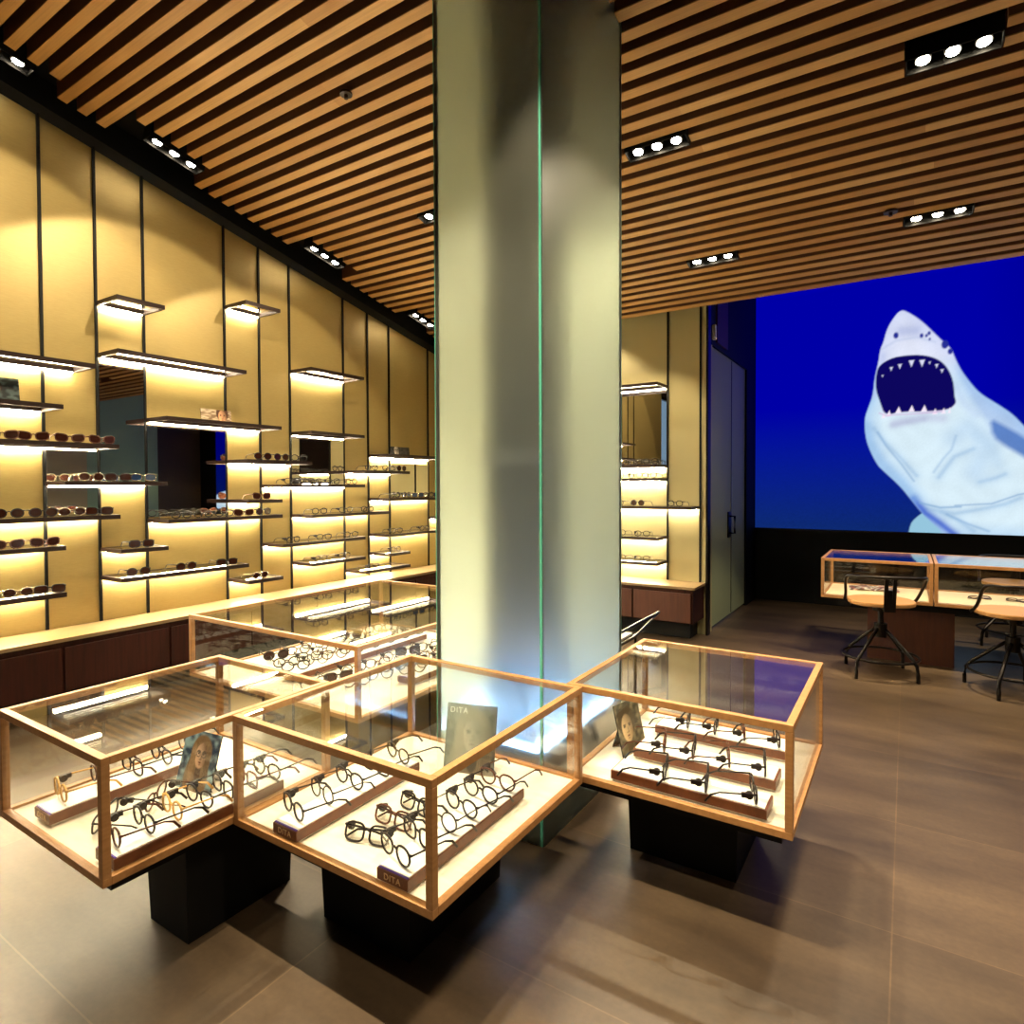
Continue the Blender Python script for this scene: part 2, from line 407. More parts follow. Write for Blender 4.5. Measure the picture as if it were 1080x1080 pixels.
def spot(loc, tgt, power, ang=55, col=(1, .83, .57), blend=.35, r=.025):
    l = bpy.data.lights.new('spot', 'SPOT'); l.energy = power; l.spot_size = math.radians(ang); l.spot_blend = blend
    l.color = col; l.shadow_soft_size = r
    o = bpy.data.objects.new('spot_light', l); COL.objects.link(o); o.location = loc
    o.rotation_euler = (Vector(tgt) - Vector(loc)).to_track_quat('-Z', 'Y').to_euler(); return o
K = 1.0
def fx(i, k, tgt, power, **kw):
    cx, cy, ax = FIX[i]; p = (cx + k * .1, cy, cz(cy) - .04) if ax == 'x' else (cx, cy + k * .1, cz(cy) - .04 - k * .1 * SL)
    spot(p, tgt, power * K, **kw)
FT = [  # fixture, lamp, target, power
    (0, -1, (-1.0, 2.2, 1.3), 30), (0, 0, (-.5, 2.0, .3), 70), (0, 1, (-.3, 3.2, 0), 60),
    (1, -1, (-2.0, 4.9, 1.2), 30), (1, 0, (-1.2, 4.0, 0), 45), (1, 1, (-.6, 4.3, 0), 45),
    (2, -1, (-.2, 5.0, .5), 90), (2, 0, (.4, 5.0, .5), 90), (2, 1, (.1, 4.1, 0), 50),
    (3, -1, (-.55, 2.0, .3), 60), (3, 0, (.2, 2.4, 0), 60), (3, 1, (.9, 3.0, 0), 50),
    (4, -1, (-2.5, 2.3, .3), 130), (4, 0, (-2.2, 2.4, .3), 130), 
    (9, -1, (-1.8, 1.0, .3), 150), (9, 0, (-2.9, .6, 0), 26), (9, 1, (-1.2, 1.3, .3), 60),
    (10, -1, (-1.2, 1.3, .3), 150), (10, 1, (-.55, 1.95, .3), 140),
    (11, -1, (-.6, .6, 0), 30), (11, 0, (.3, 1.5, 0), 60), (11, 1, (-.5, 2.0, .3), 60),
    (12, -1, (-1.9, .7, .3), 50), (12, 1, (-.8, .2, 0), 26),
    (13, -1, (-.3, .8, 0), 32), (13, 0, (.6, .9, 0), 42),
    (4, 1, (-1.43, 2.2, 1.35), 80), (0, -1, (-1.25, 2.42, 1.25), 80), (14, 0, (1.2, 3.4, 0), 50), (15, 0, (.8, 4.9, .5), 60), (16, 0, (.3, 2.2, 0), 50), (16, -1, (-1.0, 2.0, 1.2), 40), (17, 0, (.9, 1.5, 0), 50),
]
for i, k, t, p in FT: fx(i, k, t, p)
# wall washers
for y, pw in ((-.6, 44), (.3, 54), (1.15, 60), (2.0, 58), (2.85, 44)):
    spot((-2.5, y, cz(y) - .05), (XW, y, cz(y) - 1.70), pw, ang=74, blend=.12)
for i, pw in ((5, 3), (6, 4), (7, 2.5)):
    for k in (-1, 0, 1): fx(i, k, (XW + .1, FIX[i][1] + k * .3, cz(FIX[i][1]) - 2.2), pw, ang=60, blend=.4)
for y, pw in ((1.3, 30), (3.0, 30)):
    spot((-3.0, y, cz(y) - .05), (-2.4, y + .6, 0), 60, ang=60)
spot((.13, 3.0, cz(3.0) - .05), (-1.0, 2.1, 1.75), 70, ang=42)
# black strip standing in for shade in the gap and on the wall top
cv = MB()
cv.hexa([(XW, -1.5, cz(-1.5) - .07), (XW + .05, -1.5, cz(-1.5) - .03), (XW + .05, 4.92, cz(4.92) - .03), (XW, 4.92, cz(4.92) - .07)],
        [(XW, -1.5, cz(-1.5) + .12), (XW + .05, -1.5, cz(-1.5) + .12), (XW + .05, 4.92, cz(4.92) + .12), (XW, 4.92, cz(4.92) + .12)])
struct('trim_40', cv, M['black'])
spot((-2.4, 4.2, cz(4.2) - .05), (-2.4, YB, 1.4), 24, ang=90)
for x in (-.6, .5, 1.6):           # soft downlights over the room that lift floor and slats
    pass

# ------------------------------------------------------------------ wall shelves
def shelf(y0, y1, zc, name_label, horiz=False, depth=.25, strip=True):
    """shelf on the left wall from seam y0 to seam y1; z is the mid height of its front bar"""
    t = thing('display_shelf', name_label, 'shelf', (XW, y0, zc), 0, 'lit shelves on the gold wall')
    if horiz: t.location = (y0, YB, zc); t.rotation_euler = (0, 0, -PI / 2); t['group'] = 'lit shelves on the back wall'
    L_ = y1 - y0
    D = depth
    h = .012
    m = MB()
    m.box(.013, D, 0, .016, -h, h).box(.013, D, L_ - .016, L_, -h, h)
    m.box(D - .016, D, .016, L_ - .016, -h, h).box(.013, .026, .016, L_ - .016, -h, h)
    m.build('frame', M['bronze'], t)
    MB().box(.026, D - .016, .016, L_ - .016, h - .007, h - .001).build('glass_panel', M['shelfglass'], t)
    if strip:
        MB().box(.018, .025, .02, L_ - .02, -h - .006, -h).build('light_strip', M['strip'], t)
    return t
S = {k: v + HC for k, v in {'a': 1.058, 'b': 1.225, 'c': 0.654, 'd': 0.76, 'e': 0.419, 'f': 0.41, 'g': 0.226, 'h': 0.021, 'i': -0.164, 'j': -0.315, 'k': -0.559, 'l': -0.361, 'm': -0.523, 'n': -0.206, 'o': 0.173, 'p': 0.868, 'q': 0.401, 'r': 0.264, 's': 0.119, 't': 0.004, 'u': -0.099, 'w': -0.221, 'x': -0.114, 'x2': -0.308, 'y': -0.418, 'z': -0.421, 'aa': -0.58, 'ab': -0.584, 'ac': -0.701, 'ad': -0.64}.items()}
s = SEAM; S0, S1, S2, S3, S4, S5, S6, S7, S8, S9, S10, S11 = s[4], s[5], s[6], s[7], s[8], s[9], s[10], s[11], s[12], s[13], s[14], s[15]
SH = {
 'a': (S2, S3, 'short empty lit shelf frame, highest on the left part of the gold wall'),
 'b': (S4, S5, 'short empty lit shelf frame, highest on the middle of the gold wall'),
 'c': (.40, 1.615, 'long lit shelf frame running out of the picture at the left, above the poster'),
 'd': (S2, S4, 'long empty lit shelf frame over the tall narrow mirror'),
 'e': (.40, S1, 'shelf at the left picture edge carrying the dark poster'),
 'f': (S3, S5, 'bright lit shelf carrying the brown portrait poster'),
 'g': (.40, S2, 'shelf at the left edge with a row of brown cat-eye sunglasses'),
 'h': (S1, S3, 'shelf crossing the narrow mirror with white and blue sunglasses'),
 'i': (.40, S2, 'long shelf at the left edge under the leftmost mirror'),
 'j': (.40, S1, 'left edge shelf with two large dark sunglasses, second lowest there'),
 'k': (.40, S1, 'lowest shelf at the left picture edge'),
 'l': (S2, S3, 'short shelf below the narrow mirror with one pair of sunglasses'),
 'm': (S2, S4, 'long low shelf with three pairs of sunglasses above the bench'),
 'n': (S3, S5, 'shelf under the large mirror'),
 'o': (S4, S6, 'shelf with three round sunglasses right of the large dark mirror'),
 'p': (S6, S7, 'empty lit shelf frame high above the fourth mirror'),
 'q': (S6, S7, 'lit shelf frame directly above the fourth mirror'),
 'r': (S8, S10, 'lit shelf with the small black and white poster beside the column'),
 's': (S7, S9, 'narrow shelf just below the poster shelf beside the column'),
 't': (S5, S7, 'shelf under the fourth mirror crowded with eyeglasses'),
 'u': (S4, S5, 'short shelf with a single amber pair, two below the round sunglasses'),
 'w': (S6, S8, 'long shelf with three thin eyeglasses in the wall middle'),
 'x': (S8, S10, 'shelf under the mirror beside the column'),
 'x2': (S10, 4.92, 'short shelf end seen against the frosted column edge'),
 'y': (S5, S7, 'shelf with three eyeglasses, second from the bottom in the wall middle'),
 'z': (S8, S10, 'shelf with two eyeglasses nearest the column, third from the bottom'),
 'aa': (S6, S7, 'lowest shelf in the wall middle with two eyeglasses'),
 'ab': (S8, S9, 'short shelf with one black pair near the column'),
 'ac': (S7, S9, 'lowest shelf near the column with one pair'),
 'ad': (S4, S5, 'lowest short shelf above the bench, behind the far display case'),
}
for k, (a, b, lab) in SH.items(): shelf(a, b, S[k], lab)
BS = [(.80, -2.185, 'lit shelf frame over the mirror on the back wall'), (.155, -2.185, 'shelf at the foot of the back wall mirror'),
      (.045, -2.185, 'back wall shelf just below the mirror'), (-.178, -2.185, 'wide back wall shelf reaching the wall edge'),
      (-.425, -2.185, 'second lowest shelf on the back wall'), (-.625, -2.185, 'lowest shelf on the back wall')]
for i, (z, x0, lab) in enumerate(BS):
    x1 = -1.655 if i != 3 else -1.39
    # running along X: reuse with rotation (local y -> world x)
    t = shelf(x0, x1, z + HC, lab, True)

def mirror(name_label, y0, y1, z0, z1, back=False):
    if back: m = MB().box(y0, y1, YB - .010, YB, z0 + HC, z1 + HC)
    else: m = MB().box(XW, XW + .010, y0, y1, z0 + HC, z1 + HC)
    tag(m.build('mirror', M['mirror']), name_label, 'mirror', 'mirrors between the shelves')
g_ = .009
mirror('small mirror at the left edge above the long shelf', S1 + g_, S2 - g_, -.136, .207)
mirror('tall narrow mirror reflecting the slatted ceiling', S2 + g_, S3 - g_, .025, .715)
mirror('large dark mirror in the middle of the gold wall', S3 + g_, S4 - g_, -.185, .385)
mirror('mirror between shelf frames right of the round sunglasses', S6 + g_, S7 - g_, .018, .385)
mirror('small mirror on the gold wall beside the frosted column', S9 + g_, S10 - g_, -.095, .205)
mirror('mirror on the back wall right of the frosted column', -2.17, -1.665, .165, .78, True)

# ------------------------------------------------------------------ wall benches
def bench(name_label, x0, x1, y0, y1, divs, axis, zt=.415, zb=.135):
    t = thing('bench_cabinet', name_label, 'bench cabinet', ((x0 + x1) / 2, (y0 + y1) / 2, 0))
    ox, oy = t.location.x, t.location.y
    b = MB().box(x0 + .003 - ox, x1 - ox, y0 - oy, y1 - oy, zb, zt - .02)
    b.build('carcass', M['dwood'], t)
    for a, c in zip(divs[:-1], divs[1:]):
        if axis == 'y': MB().box(x1 - ox, x1 - ox + .012, a - oy + .006, c - oy - .006, zb + .006, zt - .05).build('door_panel', M['dwood'] , t, bevel=.002)
        else: MB().box(a - ox + .006, c - ox - .006, y0 - oy - .012, y0 - oy, zb + .006, zt - .05).build('door_panel', M['rwood'], t, bevel=.002)
    r = MB()
    if axis == 'y': r.box(x0 + .003 - ox, x1 - ox - .12, y0 - oy, y1 - oy, 0, zb)
    else: r.box(x0 - ox, x1 - ox - .05, y0 - oy + .10, y1 - oy, 0, zb)
    r.build('recessed_plinth', M['black'], t)
    return t
bench('long dark wood bench cabinet under the gold shelf wall', XW, -3.665, -1.5, YB - .31, [-1.5, -.75, -.15, .36, .90, 1.42, 1.965, 2.5, 3.04, 3.58, 4.12, 4.63], 'y')
bench('red brown bench cabinet under the back wall shelves', -3.66, -1.36, YB - .295, YB - .003, [-3.65, -3.1, -2.56, -2.02, -1.84, -1.37], 'x')
tag(MB().box(XW + .003, -3.65, -1.5, YB - .003, .396, .415).box(-3.65, -1.345, YB - .31, YB - .003, .396, .415).build('worktop', M['top']), 'honey wood bench top running along the gold wall and the back wall', 'worktop')

# ------------------------------------------------------------------ display cases
R = .019
def case(label, x0, x1, y0, y1, zb, zt, group, floor='cream', ped=None):
    cx, cy = (x0 + x1) / 2, (y0 + y1) / 2; W, D, H = (x1 - x0) / 2, (y1 - y0) / 2, zt - zb
    t = thing('display_case', label, 'display case', (cx, cy, zb), 0, group)
    e = .0008
    for sx in (-1, 1):
        for sy in (-1, 1):
            a, b = (sx * W, sx * (W - R)); c, d = (sy * D, sy * (D - R))
            MB().box(min(a, b), max(a, b), min(c, d), max(c, d), R, H - R).build('corner_post', M['oak'], t, bevel=.0012)
    for sy in (-1, 1):
        c, d = sy * D, sy * (D - R)
        MB().box(-W, W, min(c, d), max(c, d), H - R, H).build('top_rail', M['oakx'], t, bevel=.0012)
        MB().box(-W, W, min(c, d), max(c, d), 0, R).build('bottom_rail', M['oakx'], t, bevel=.0012)
    for sx in (-1, 1):
        a, b = sx * W, sx * (W - R)
        MB().box(min(a, b), max(a, b), -D + R, D - R, H - R, H).build('top_rail', M['oakx'], t, bevel=.0012)
        MB().box(min(a, b), max(a, b), -D + R, D - R, 0, R).build('bottom_rail', M['oakx'], t, bevel=.0012)
    MB().box(-W + R, W - R, -D + R, D - R, .002, .012).build('floor_board', M[floor], t)
    i = .006
    MB().box(-W + R + e, W - R - e, -D + R + e, D - R - e, H - .008, H - .002).build('top_pane', M['topglass'], t)
    for sy in (-1, 1):
        c = sy * (D - .008); MB().box(-W + R + e, W - R - e, c - .003, c + .003, R, H - R).build('side_pane', M['acrylic'], t)
    for sx in (-1, 1):
        c = sx * (W - .008); MB().box(c - .003, c + .003, -D + R + e, D - R - e, R, H - R).build('side_pane', M['acrylic'], t)
    return t
def pedestal(label, x0, x1, y0, y1, zb, tx0, tx1, ty0, ty1, bx0, bx1, by0, by1, m='black', th=.03):
    t = thing('pedestal', label, 'pedestal', ((x0 + x1) / 2, (y0 + y1) / 2, 0)); ox, oy = t.location.x, t.location.y
    MB().box(x0 - ox, x1 - ox, y0 - oy, y1 - oy, zb - th, zb).build('support_plate', M['black'], t)
    q = lambda a, b, c, d, z: [(a - ox, c - oy, z), (b - ox, c - oy, z), (b - ox, d - oy, z), (a - ox, d - oy, z)]
    MB().hexa(q(bx0, bx1, by0, by1, 0), q(tx0, tx1, ty0, ty1, zb - th)).build('column_base', M[m], t)
    return t
ZB, ZT = .29, .584
A = (-2.092, -1.5114, .655, 1.303); B = (-1.5074, -.8213, .971, 1.6715); C = (-.8773, -.2369, 1.6754, 2.332); D_ = (-2.884, -1.747, 1.640, 2.916)
case('oak framed glass case at the left with the colour portrait card', *A, ZB, ZT, 'glass display cases')
case('front oak framed glass case with the black and white portrait card', *B, ZB, ZT, 'glass display cases')
case('right oak framed glass case with three trays lying crosswise', *C, ZB, ZT, 'glass display cases')
case('large oak framed glass case behind, left of the column, crowded with eyewear', *D_, ZB, ZT, 'glass display cases')
def ped(label, c, x0, x1, y0, y1):
    pedestal(label, c[0] + .03, c[1] - .03, c[2] + .03, c[3] - .03, ZB, x0, x1, y0, y1, x0 + .008, x1 - .008, y0 + .008, y1 - .008)
ped('black block pedestal under the left glass case', A, -1.76, -1.56, .87, 1.2)
ped('black block pedestal under the front glass case', B, -1.36, -1.03, 1.13, 1.55)
ped('black block pedestal under the right glass case', C, -.765, -.415, 1.885, 2.20)
ped('black block pedestal under the large rear glass case', D_, -2.65, -1.98, 1.86, 2.7)

# consultation desks on the right
case('desk-high oak glass case with the open magazine, left of the two', -.495, .143, 4.70, 5.34, .42, .69, 'desk-high glass cases', 'deskfloor')
case('desk-high oak glass case cut by the right picture edge', .150, .980, 4.70, 5.34, .42, .69, 'desk-high glass cases', 'deskfloor')
pedestal('red brown block base carrying the two desk-high glass cases', -.40, .90, 4.76, 5.30, .42, -.225, .265, 4.88, 5.2, -.225, .265, 4.88, 5.2, 'rwood', .05)

# ------------------------------------------------------------------ frosted column
CX0, CX1, CY0, CY1 = -1.445, -1.0, 1.744, 2.40
col = thing('frosted_column', 'tall square column clad in frosted green-edged glass with light at its foot', 'column', ((CX0 + CX1) / 2, (CY0 + CY1) / 2, 0))
ox, oy = col.location.x, col.location.y; x0, x1, y0, y1 = CX0 - ox, CX1 - ox, CY0 - oy, CY1 - oy
T = .012; ZC = cz(1.744) + .05
MB().box(x0, x1 - T, y0, y0 + T, .0, ZC).build('glass_panel', M['frost'], col)
MB().box(x1 - T, x1, y0 + .004, y1, .0, ZC).build('glass_panel', M['frost'], col)
MB().box(x0, x1 - T, y1 - T, y1, .0, ZC).build('glass_panel', M['frostb'], col)
MB().box(x0, x0 + T, y0 + T, y1 - T, .0, ZC).build('glass_panel', M['frostb'], col)
MB().box(x1 - T + .0005, x1 - .003, y0 - .001, y0 + .004, 0, ZC).build('glass_edge', M['edge'], col)
MB().box(x0 - .004, x0, y0 + .001, y0 + T, 0, ZC).build('glass_edge', M['edge'], col)
MB().box(x1 - T, x1 - .001, y1, y1 + .004, 0, ZC).build('glass_edge', M['edge'], col)
kx0, kx1, ky0, ky1 = -1.33 - ox, -1.13 - ox, 1.90 - oy, 2.10 - oy
MB().box(kx0, kx1, ky0, ky1, .30, ZC).build('inner_core', M['core'], col)
MB().box(kx0 - .012, kx1 + .012, ky0 - .012, ky1 + .012, 1.27, 1.31).build('steel_collar', M['steel'], col)
MB().box(x0 + .02, x1 - .03, y0 + .02, y1 - .03, 0, .30).build('lower_block', M['core'], col)
lm = MB()
lm.box(x0 + .03, x1 - .04, y0 + .022, y0 + .036, .30, .312)
lm.box(x1 - .052, x1 - .038, y0 + .04, y1 - .04, .30, .312)
lm.box(x0 + .022, x0 + .036, y0 + .04, y1 - .04, .30, .312)
lm.build('light_strip', M['led'], col)

# ------------------------------------------------------------------ eyewear
def rim(cx, a, b, kind):
    pts = []
    for k in range(22):
        t = 2 * PI * k / 22; c, s_ = math.cos(t), math.sin(t); e = {'round': 1.0, 'square': .62, 'cat': .78, 'panto': .85}[kind]
        x = a * math.copysign(abs(c) ** e, c); z = b * math.copysign(abs(s_) ** e, s_)
        if kind == 'cat': z += .007 * max(0, x * (1 if cx > 0 else -1)) / a * (1 if z > 0 else .3)
        if kind == 'panto' and z < 0: x *= 1 - .22 * (-z / b)
        pts.append((cx + x, .0015 * abs(cx + x) / .06, b + .004 + z))
    return pts
def eyewear(kind, fm, lm_, label, cat='eyeglasses', a=.026, b=.021, thick=.0028, folded=False, tagd=True, name='eyeglasses'):
    t = thing(name, label, cat)
    cx = a + .0085
    f = MB(); lens = []
    for sg in (-1, 1):
        p = rim(sg * cx, a, b, kind); f.tube(p, thick, 6, closed=True, up=(0, 1, 0)); lens.append(p)
    zb = b + .004
    f.tube([(-.0095, 0, zb + .006), (0, -.001, zb + .0095), (.0095, 0, zb + .006)], thick, 6, up=(0, 1, 0))
    for sg in (-1, 1):
        f.tube([(sg * (cx + a - .003), .001, zb + .012), (sg * (cx + a + .004), .004, zb + .013)], thick * 1.25, 6)
    f.build('frame_front', fm, t, smooth=True)
    for sg, p in zip((-1, 1), lens):
        m = MB(); n_ = len(p); m.v = [(x, y - .0008, z) for x, y, z in p] + [(x, y + .0008, z) for x, y, z in p]
        m.f = [tuple(reversed(range(n_))), tuple(range(n_, 2 * n_))]
        m.build('lens', lm_, t)
        hx = sg * (cx + a + .004); h = zb + .013
        m = MB()
        if not folded:
            m.tube([(hx, .003, h), (hx * .99, .05, h - .001), (hx * .97, .095, h - .003), (hx * .95, .117, h - .012), (hx * .93, .132, .006)], [thick, thick * .8, thick * .8, thick * 1.1, thick * 1.2], 6, flat=.7)
        else:
            s2 = -sg; o = .006 + (.005 if sg > 0 else 0)
            m.tube([(hx, .003, h), (hx, o, h), (hx + s2 * .06, o + .003, h - .004), (hx + s2 * .10, o + .003, h - .010), (hx + s2 * .125, o + .002, .010)], thick, 6)
        m.build('temple', fm, t, smooth=True)
    if tagd:
        m = MB().cyl((-cx - a - .001, .020, zb + .008), .010, .010, 10, 'x').box(-cx - a - .006, -cx - a + .002, .012, .040, zb + .004, zb + .016)
        m.build('security_tag', M['fblack'], t)
    return t
KINDS = []
def proto(desc, *a, **k):
    t = eyewear(*a, '', **k) if False else None
P = {}
def P_(key, desc, kind, fm, lm_, **k):
    t = eyewear(kind, M[fm], M[lm_], desc, **k); t.location = (0, 0, -5); P[key] = (t, desc)
P_('bk', 'black', 'panto', 'fblack', 'lens')
P_('to', 'tortoiseshell', 'panto', 'ftort', 'lens')
P_('sq', 'square black', 'square', 'fblack', 'lens')
P_('rd', 'thin round', 'round', 'fblack', 'lens', b=.023, a=.024, thick=.0022)
P_('gd', 'pale amber', 'round', 'fgold', 'lens', b=.022, a=.024)
P_('pl', 'plum coloured', 'square', 'fred', 'lens')
P_('fo', 'folded black', 'square', 'fblack', 'lens', folded=True)
P_('ft', 'folded tortoiseshell', 'square', 'ftort', 'lens', folded=True)
P_('tn', 'fine dark', 'round', 'fblack', 'lens', thick=.0032, tagd=False)
P_('sc', 'brown cat-eye', 'cat', 'ftort', 'sunlens', cat='sunglasses', name='sunglasses', tagd=False, a=.028, b=.020, thick=.0032)
P_('sr', 'dark round', 'round', 'fblack', 'sunlens', cat='sunglasses', name='sunglasses', tagd=False, a=.026, b=.022)
P_('ss', 'dark square', 'square', 'fblack', 'sunlens', cat='sunglasses', name='sunglasses', tagd=False, a=.028, b=.020, thick=.003)
P_('sm', 'metal-framed dark', 'round', 'fmetal', 'sunlens', cat='sunglasses', name='sunglasses', tagd=False, a=.026, b=.021)
P_('sb', 'pale-framed blue-lensed', 'square', 'fmetal', 'sunlens2', cat='sunglasses', name='sunglasses', tagd=False, a=.028, b=.020, thick=.003)
USED = set()
def put(key, loc, rz, label, group, rot=None):
    t, d = P[key]
    if key not in USED:
        USED.add(key); t.location = loc; t.rotation_euler = rot if rot else (0, 0, rz); t['label'] = label; t['group'] = group; return t
    return dup(t, loc, rz, label, group, rot=rot)
ORD = ['first', 'second', 'third', 'fourth', 'fifth', 'sixth', 'seventh', 'eighth', 'ninth', 'tenth', 'eleventh', 'twelfth']
def noun(key): return P[key][0]['category']

SG = {'g': ([1.21, 1.338, 1.50, 1.655], 'sc sc sc sc', 'cat-eye shelf at left edge'),
 'h': ([1.60, 1.735, 1.87], 'sm ss sb', 'shelf crossing the narrow mirror'),
 'i': ([1.23, 1.375, 1.505, 1.635], 'sr sr sm ss', 'long shelf under leftmost mirror'),
 'j': ([1.225, 1.380], 'sc sc', 'second lowest left edge shelf'),
 'k': ([1.262, 1.397], 'sm ss', 'lowest left edge shelf'),
 'l': ([1.854], 'ss', 'short shelf below the narrow mirror'),
 'm': ([1.835, 2.115, 2.384], 'sr sr ss', 'long low shelf above the bench'),
 'n': ([2.09, 2.23, 2.37, 2.51, 2.66], 'tn tn bk sc sr', 'shelf under the large mirror'),
 'o': ([2.66, 2.81, 2.96], 'sr sr tn', 'shelf right of large mirror'),
 't': ([2.90, 3.10, 3.27, 3.46], 'bk tn bk tn', 'crowded shelf under the fourth mirror'),
 'u': ([2.647], 'sc', 'short shelf below the round sunglasses'),
 'w': ([3.14, 3.40, 3.63], 'tn bk tn', 'long shelf in the wall middle'),
 'x': ([3.95, 4.10, 4.25, 4.40, 4.55], 'tn tn sb tn sb', 'shelf under mirror beside column'),
 'y': ([2.90, 3.18, 3.45], 'bk bk tn', 'second lowest shelf in the wall middle'),
 'z': ([3.97, 4.34], 'bk bk', 'third lowest shelf beside the column'),
 'aa': ([3.15, 3.38], 'bk bk', 'lowest shelf in the wall middle'),
 'ab': ([3.96], 'rd', 'short shelf near the column'),
 'ac': ([3.70], 'sq', 'lowest shelf near the column'),
 'ad': ([2.63], 'sm', 'low shelf behind the rear case'),
 's': ([3.68, 3.88, 4.04], 'tn tn sr', 'narrow shelf below the small poster')}
for k, (ys, keys, desc) in SG.items():
    keys = keys.split(); grp = 'eyewear on the ' + desc
    for i, (y, key) in enumerate(zip(ys, keys)):
        place = 'only pair' if len(ys) == 1 else ORD[i] + ' from the left'
        put(key, (XW + .215, y, S[k] + .0115), PI / 2 + random.uniform(-.25, .1), '%s %s, %s on the %s' % (P[key][1], noun(key), place, desc), grp)
BG = [(.155, [-2.0, -1.86, -1.73], 'tn tn tn'), (.045, [-2.02, -1.86, -1.74], 'tn bk tn'), (-.178, [-2.02, -1.84, -1.53], 'tn sr tn'), (-.425, [-2.0, -1.80], 'rd bk'), (-.625, [-2.0, -1.80], 'tn bk')]
BN = ['shelf at foot of back mirror', 'back shelf below the mirror', 'wide back wall shelf', 'second lowest back wall shelf', 'lowest back wall shelf']
for (z, xs, keys), desc in zip(BG, BN):
    for i, (x, key) in enumerate(zip(xs, keys.split())):
        put(key, (x, YB - .20, z + HC + .0115), random.uniform(-.2, .2), '%s %s, %s from the left on the %s' % (P[key][1], noun(key), ORD[i], desc), 'eyewear on the ' + desc)

# display bars inside the cases
FB = ZB + .012
def bar(label, x0, x1, y0, y1, end, z=FB, txt=True):
    cx, cy = (x0 + x1) / 2, (y0 + y1) / 2
    t = thing('eyewear_stand', label, 'display stand', (cx, cy, z), 0, 'walnut display stands')
    W, D = (x1 - x0) / 2, (y1 - y0) / 2
    MB().box(-W + .008, W - .008, -D + .008, D - .008, 0, .008).build('foot', M['white'], t)
    MB().box(-W, W, -D, D, .008, .034).build('body', M['tray'], t, bevel=.0012)
    if end == 'y':
        MB().box(-W + .003, W - .003, -D + .007, D - .006, .034, .037).build('white_insert', M['white'], t)
        MB().box(-W + .003, W - .003, -D + .003, -D + .007, .034, .0365).build('violet_line', M['purple'], t)
        if txt: lettering('DITA', .020, M['gold_letter'], 'lettering', t, (0, -D - .0004, .021), (PI / 2, 0, 0))
    else:
        MB().box(-W + .006, W - .006, -D + .003, D - .003, .034, .037).build('white_insert', M['white'], t)
    return t
bar('walnut stand in the left case, near its outer side, marked DITA', -1.966, -1.876, .690, 1.14, 'y')
bar('walnut stand in the left case, behind the nearest post', -1.617, -1.527, .686, 1.144, 'y')
bar('walnut stand marked DITA along the left side of the front case', -1.357, -1.266, .982, 1.44, 'y')
bar('walnut stand marked DITA along the right side of the front case', -.998, -.905, .988, 1.47, 'y')
bar('nearest crosswise walnut stand in the right case', -.745, -.304, 1.706, 1.80, 'x')
bar('middle crosswise walnut stand in the right case', -.745, -.313, 1.888, 1.985, 'x')
bar('rear crosswise walnut stand in the right case', -.752, -.317, 2.112, 2.215, 'x')
TB = FB + .0375
def row(keys, pts, rz, desc, grp, z=TB, jit=.10, order='from the near end'):
    for i, (key, (x, y)) in enumerate(zip(keys.split(), pts)):
        n_ = len(pts)
        put(key, (x, y, z), math.radians(rz) + random.uniform(-jit, jit), '%s %s, %s %s on the %s' % (P[key][1], noun(key), ORD[i], order, desc), grp)
row('gd to sq bk rd', [(-1.945, .742), (-1.945, .835), (-1.94, .925), (-1.94, 1.01), (-1.94, 1.09)], -5, 'outer stand of the left case', 'glasses on the outer stand of the left case')
row('to bk gd bk sq pl bk', [(-1.60, .715), (-1.595, .785), (-1.595, .855), (-1.59, .925), (-1.59, .992), (-1.585, 1.06), (-1.575, 1.12)], -5, 'inner stand of the left case', 'glasses on the inner stand of the left case')
row('bk rd bk sq bk', [(-1.33, 1.022), (-1.33, 1.115), (-1.328, 1.21), (-1.325, 1.31), (-1.325, 1.405)], -10, 'left stand of the front case', 'glasses on the left stand of the front case')
row('bk sq rd bk bk to', [(-.975, 1.022), (-.975, 1.10), (-.973, 1.178), (-.97, 1.262), (-.968, 1.345), (-.966, 1.425)], -10, 'right stand of the front case', 'glasses on the right stand of the front case')
row('bk sq bk', [(-.59, 1.752), (-.47, 1.752), (-.345, 1.752)], 104, 'nearest stand of the right case', 'glasses on the nearest stand of the right case', order='from the left')
row('to bk to sq', [(-.655, 1.936), (-.56, 1.936), (-.455, 1.936), (-.35, 1.936)], 104, 'middle stand of the right case', 'glasses on the middle stand of the right case', order='from the left')
row('rd bk to bk', [(-.645, 2.163), (-.55, 2.163), (-.46, 2.163), (-.355, 2.163)], 104, 'rear stand of the right case', 'glasses on the rear stand of the right case', order='from the left')
put('fo', (-1.12, 1.25, FB + .001), -.10, 'folded black eyeglasses lying farthest on the board between the two front case stands', 'loose folded glasses', rot=(-.35, 0, -.1))
put('ft', (-1.125, 1.165, FB + .001), -.10, 'folded tortoiseshell eyeglasses, middle of the three loose on the front case board', 'loose folded glasses', rot=(-.35, 0, .0))
put('fo', (-1.125, 1.075, FB + .001), .2, 'folded black eyeglasses lying nearest on the board of the front case', 'loose folded glasses', rot=(-.35, 0, .25))
put('sq', (-1.775, .775, FB + .001), 0, 'black eyeglasses loose on the left case board near its front corner', 'loose glasses in the left case', rot=(-.1, 0, -.9))
put('to', (-1.765, .90, FB + .001), 0, 'dark eyeglasses loose on the left case board before the portrait card', 'loose glasses in the left case', rot=(-.1, 0, -.9))

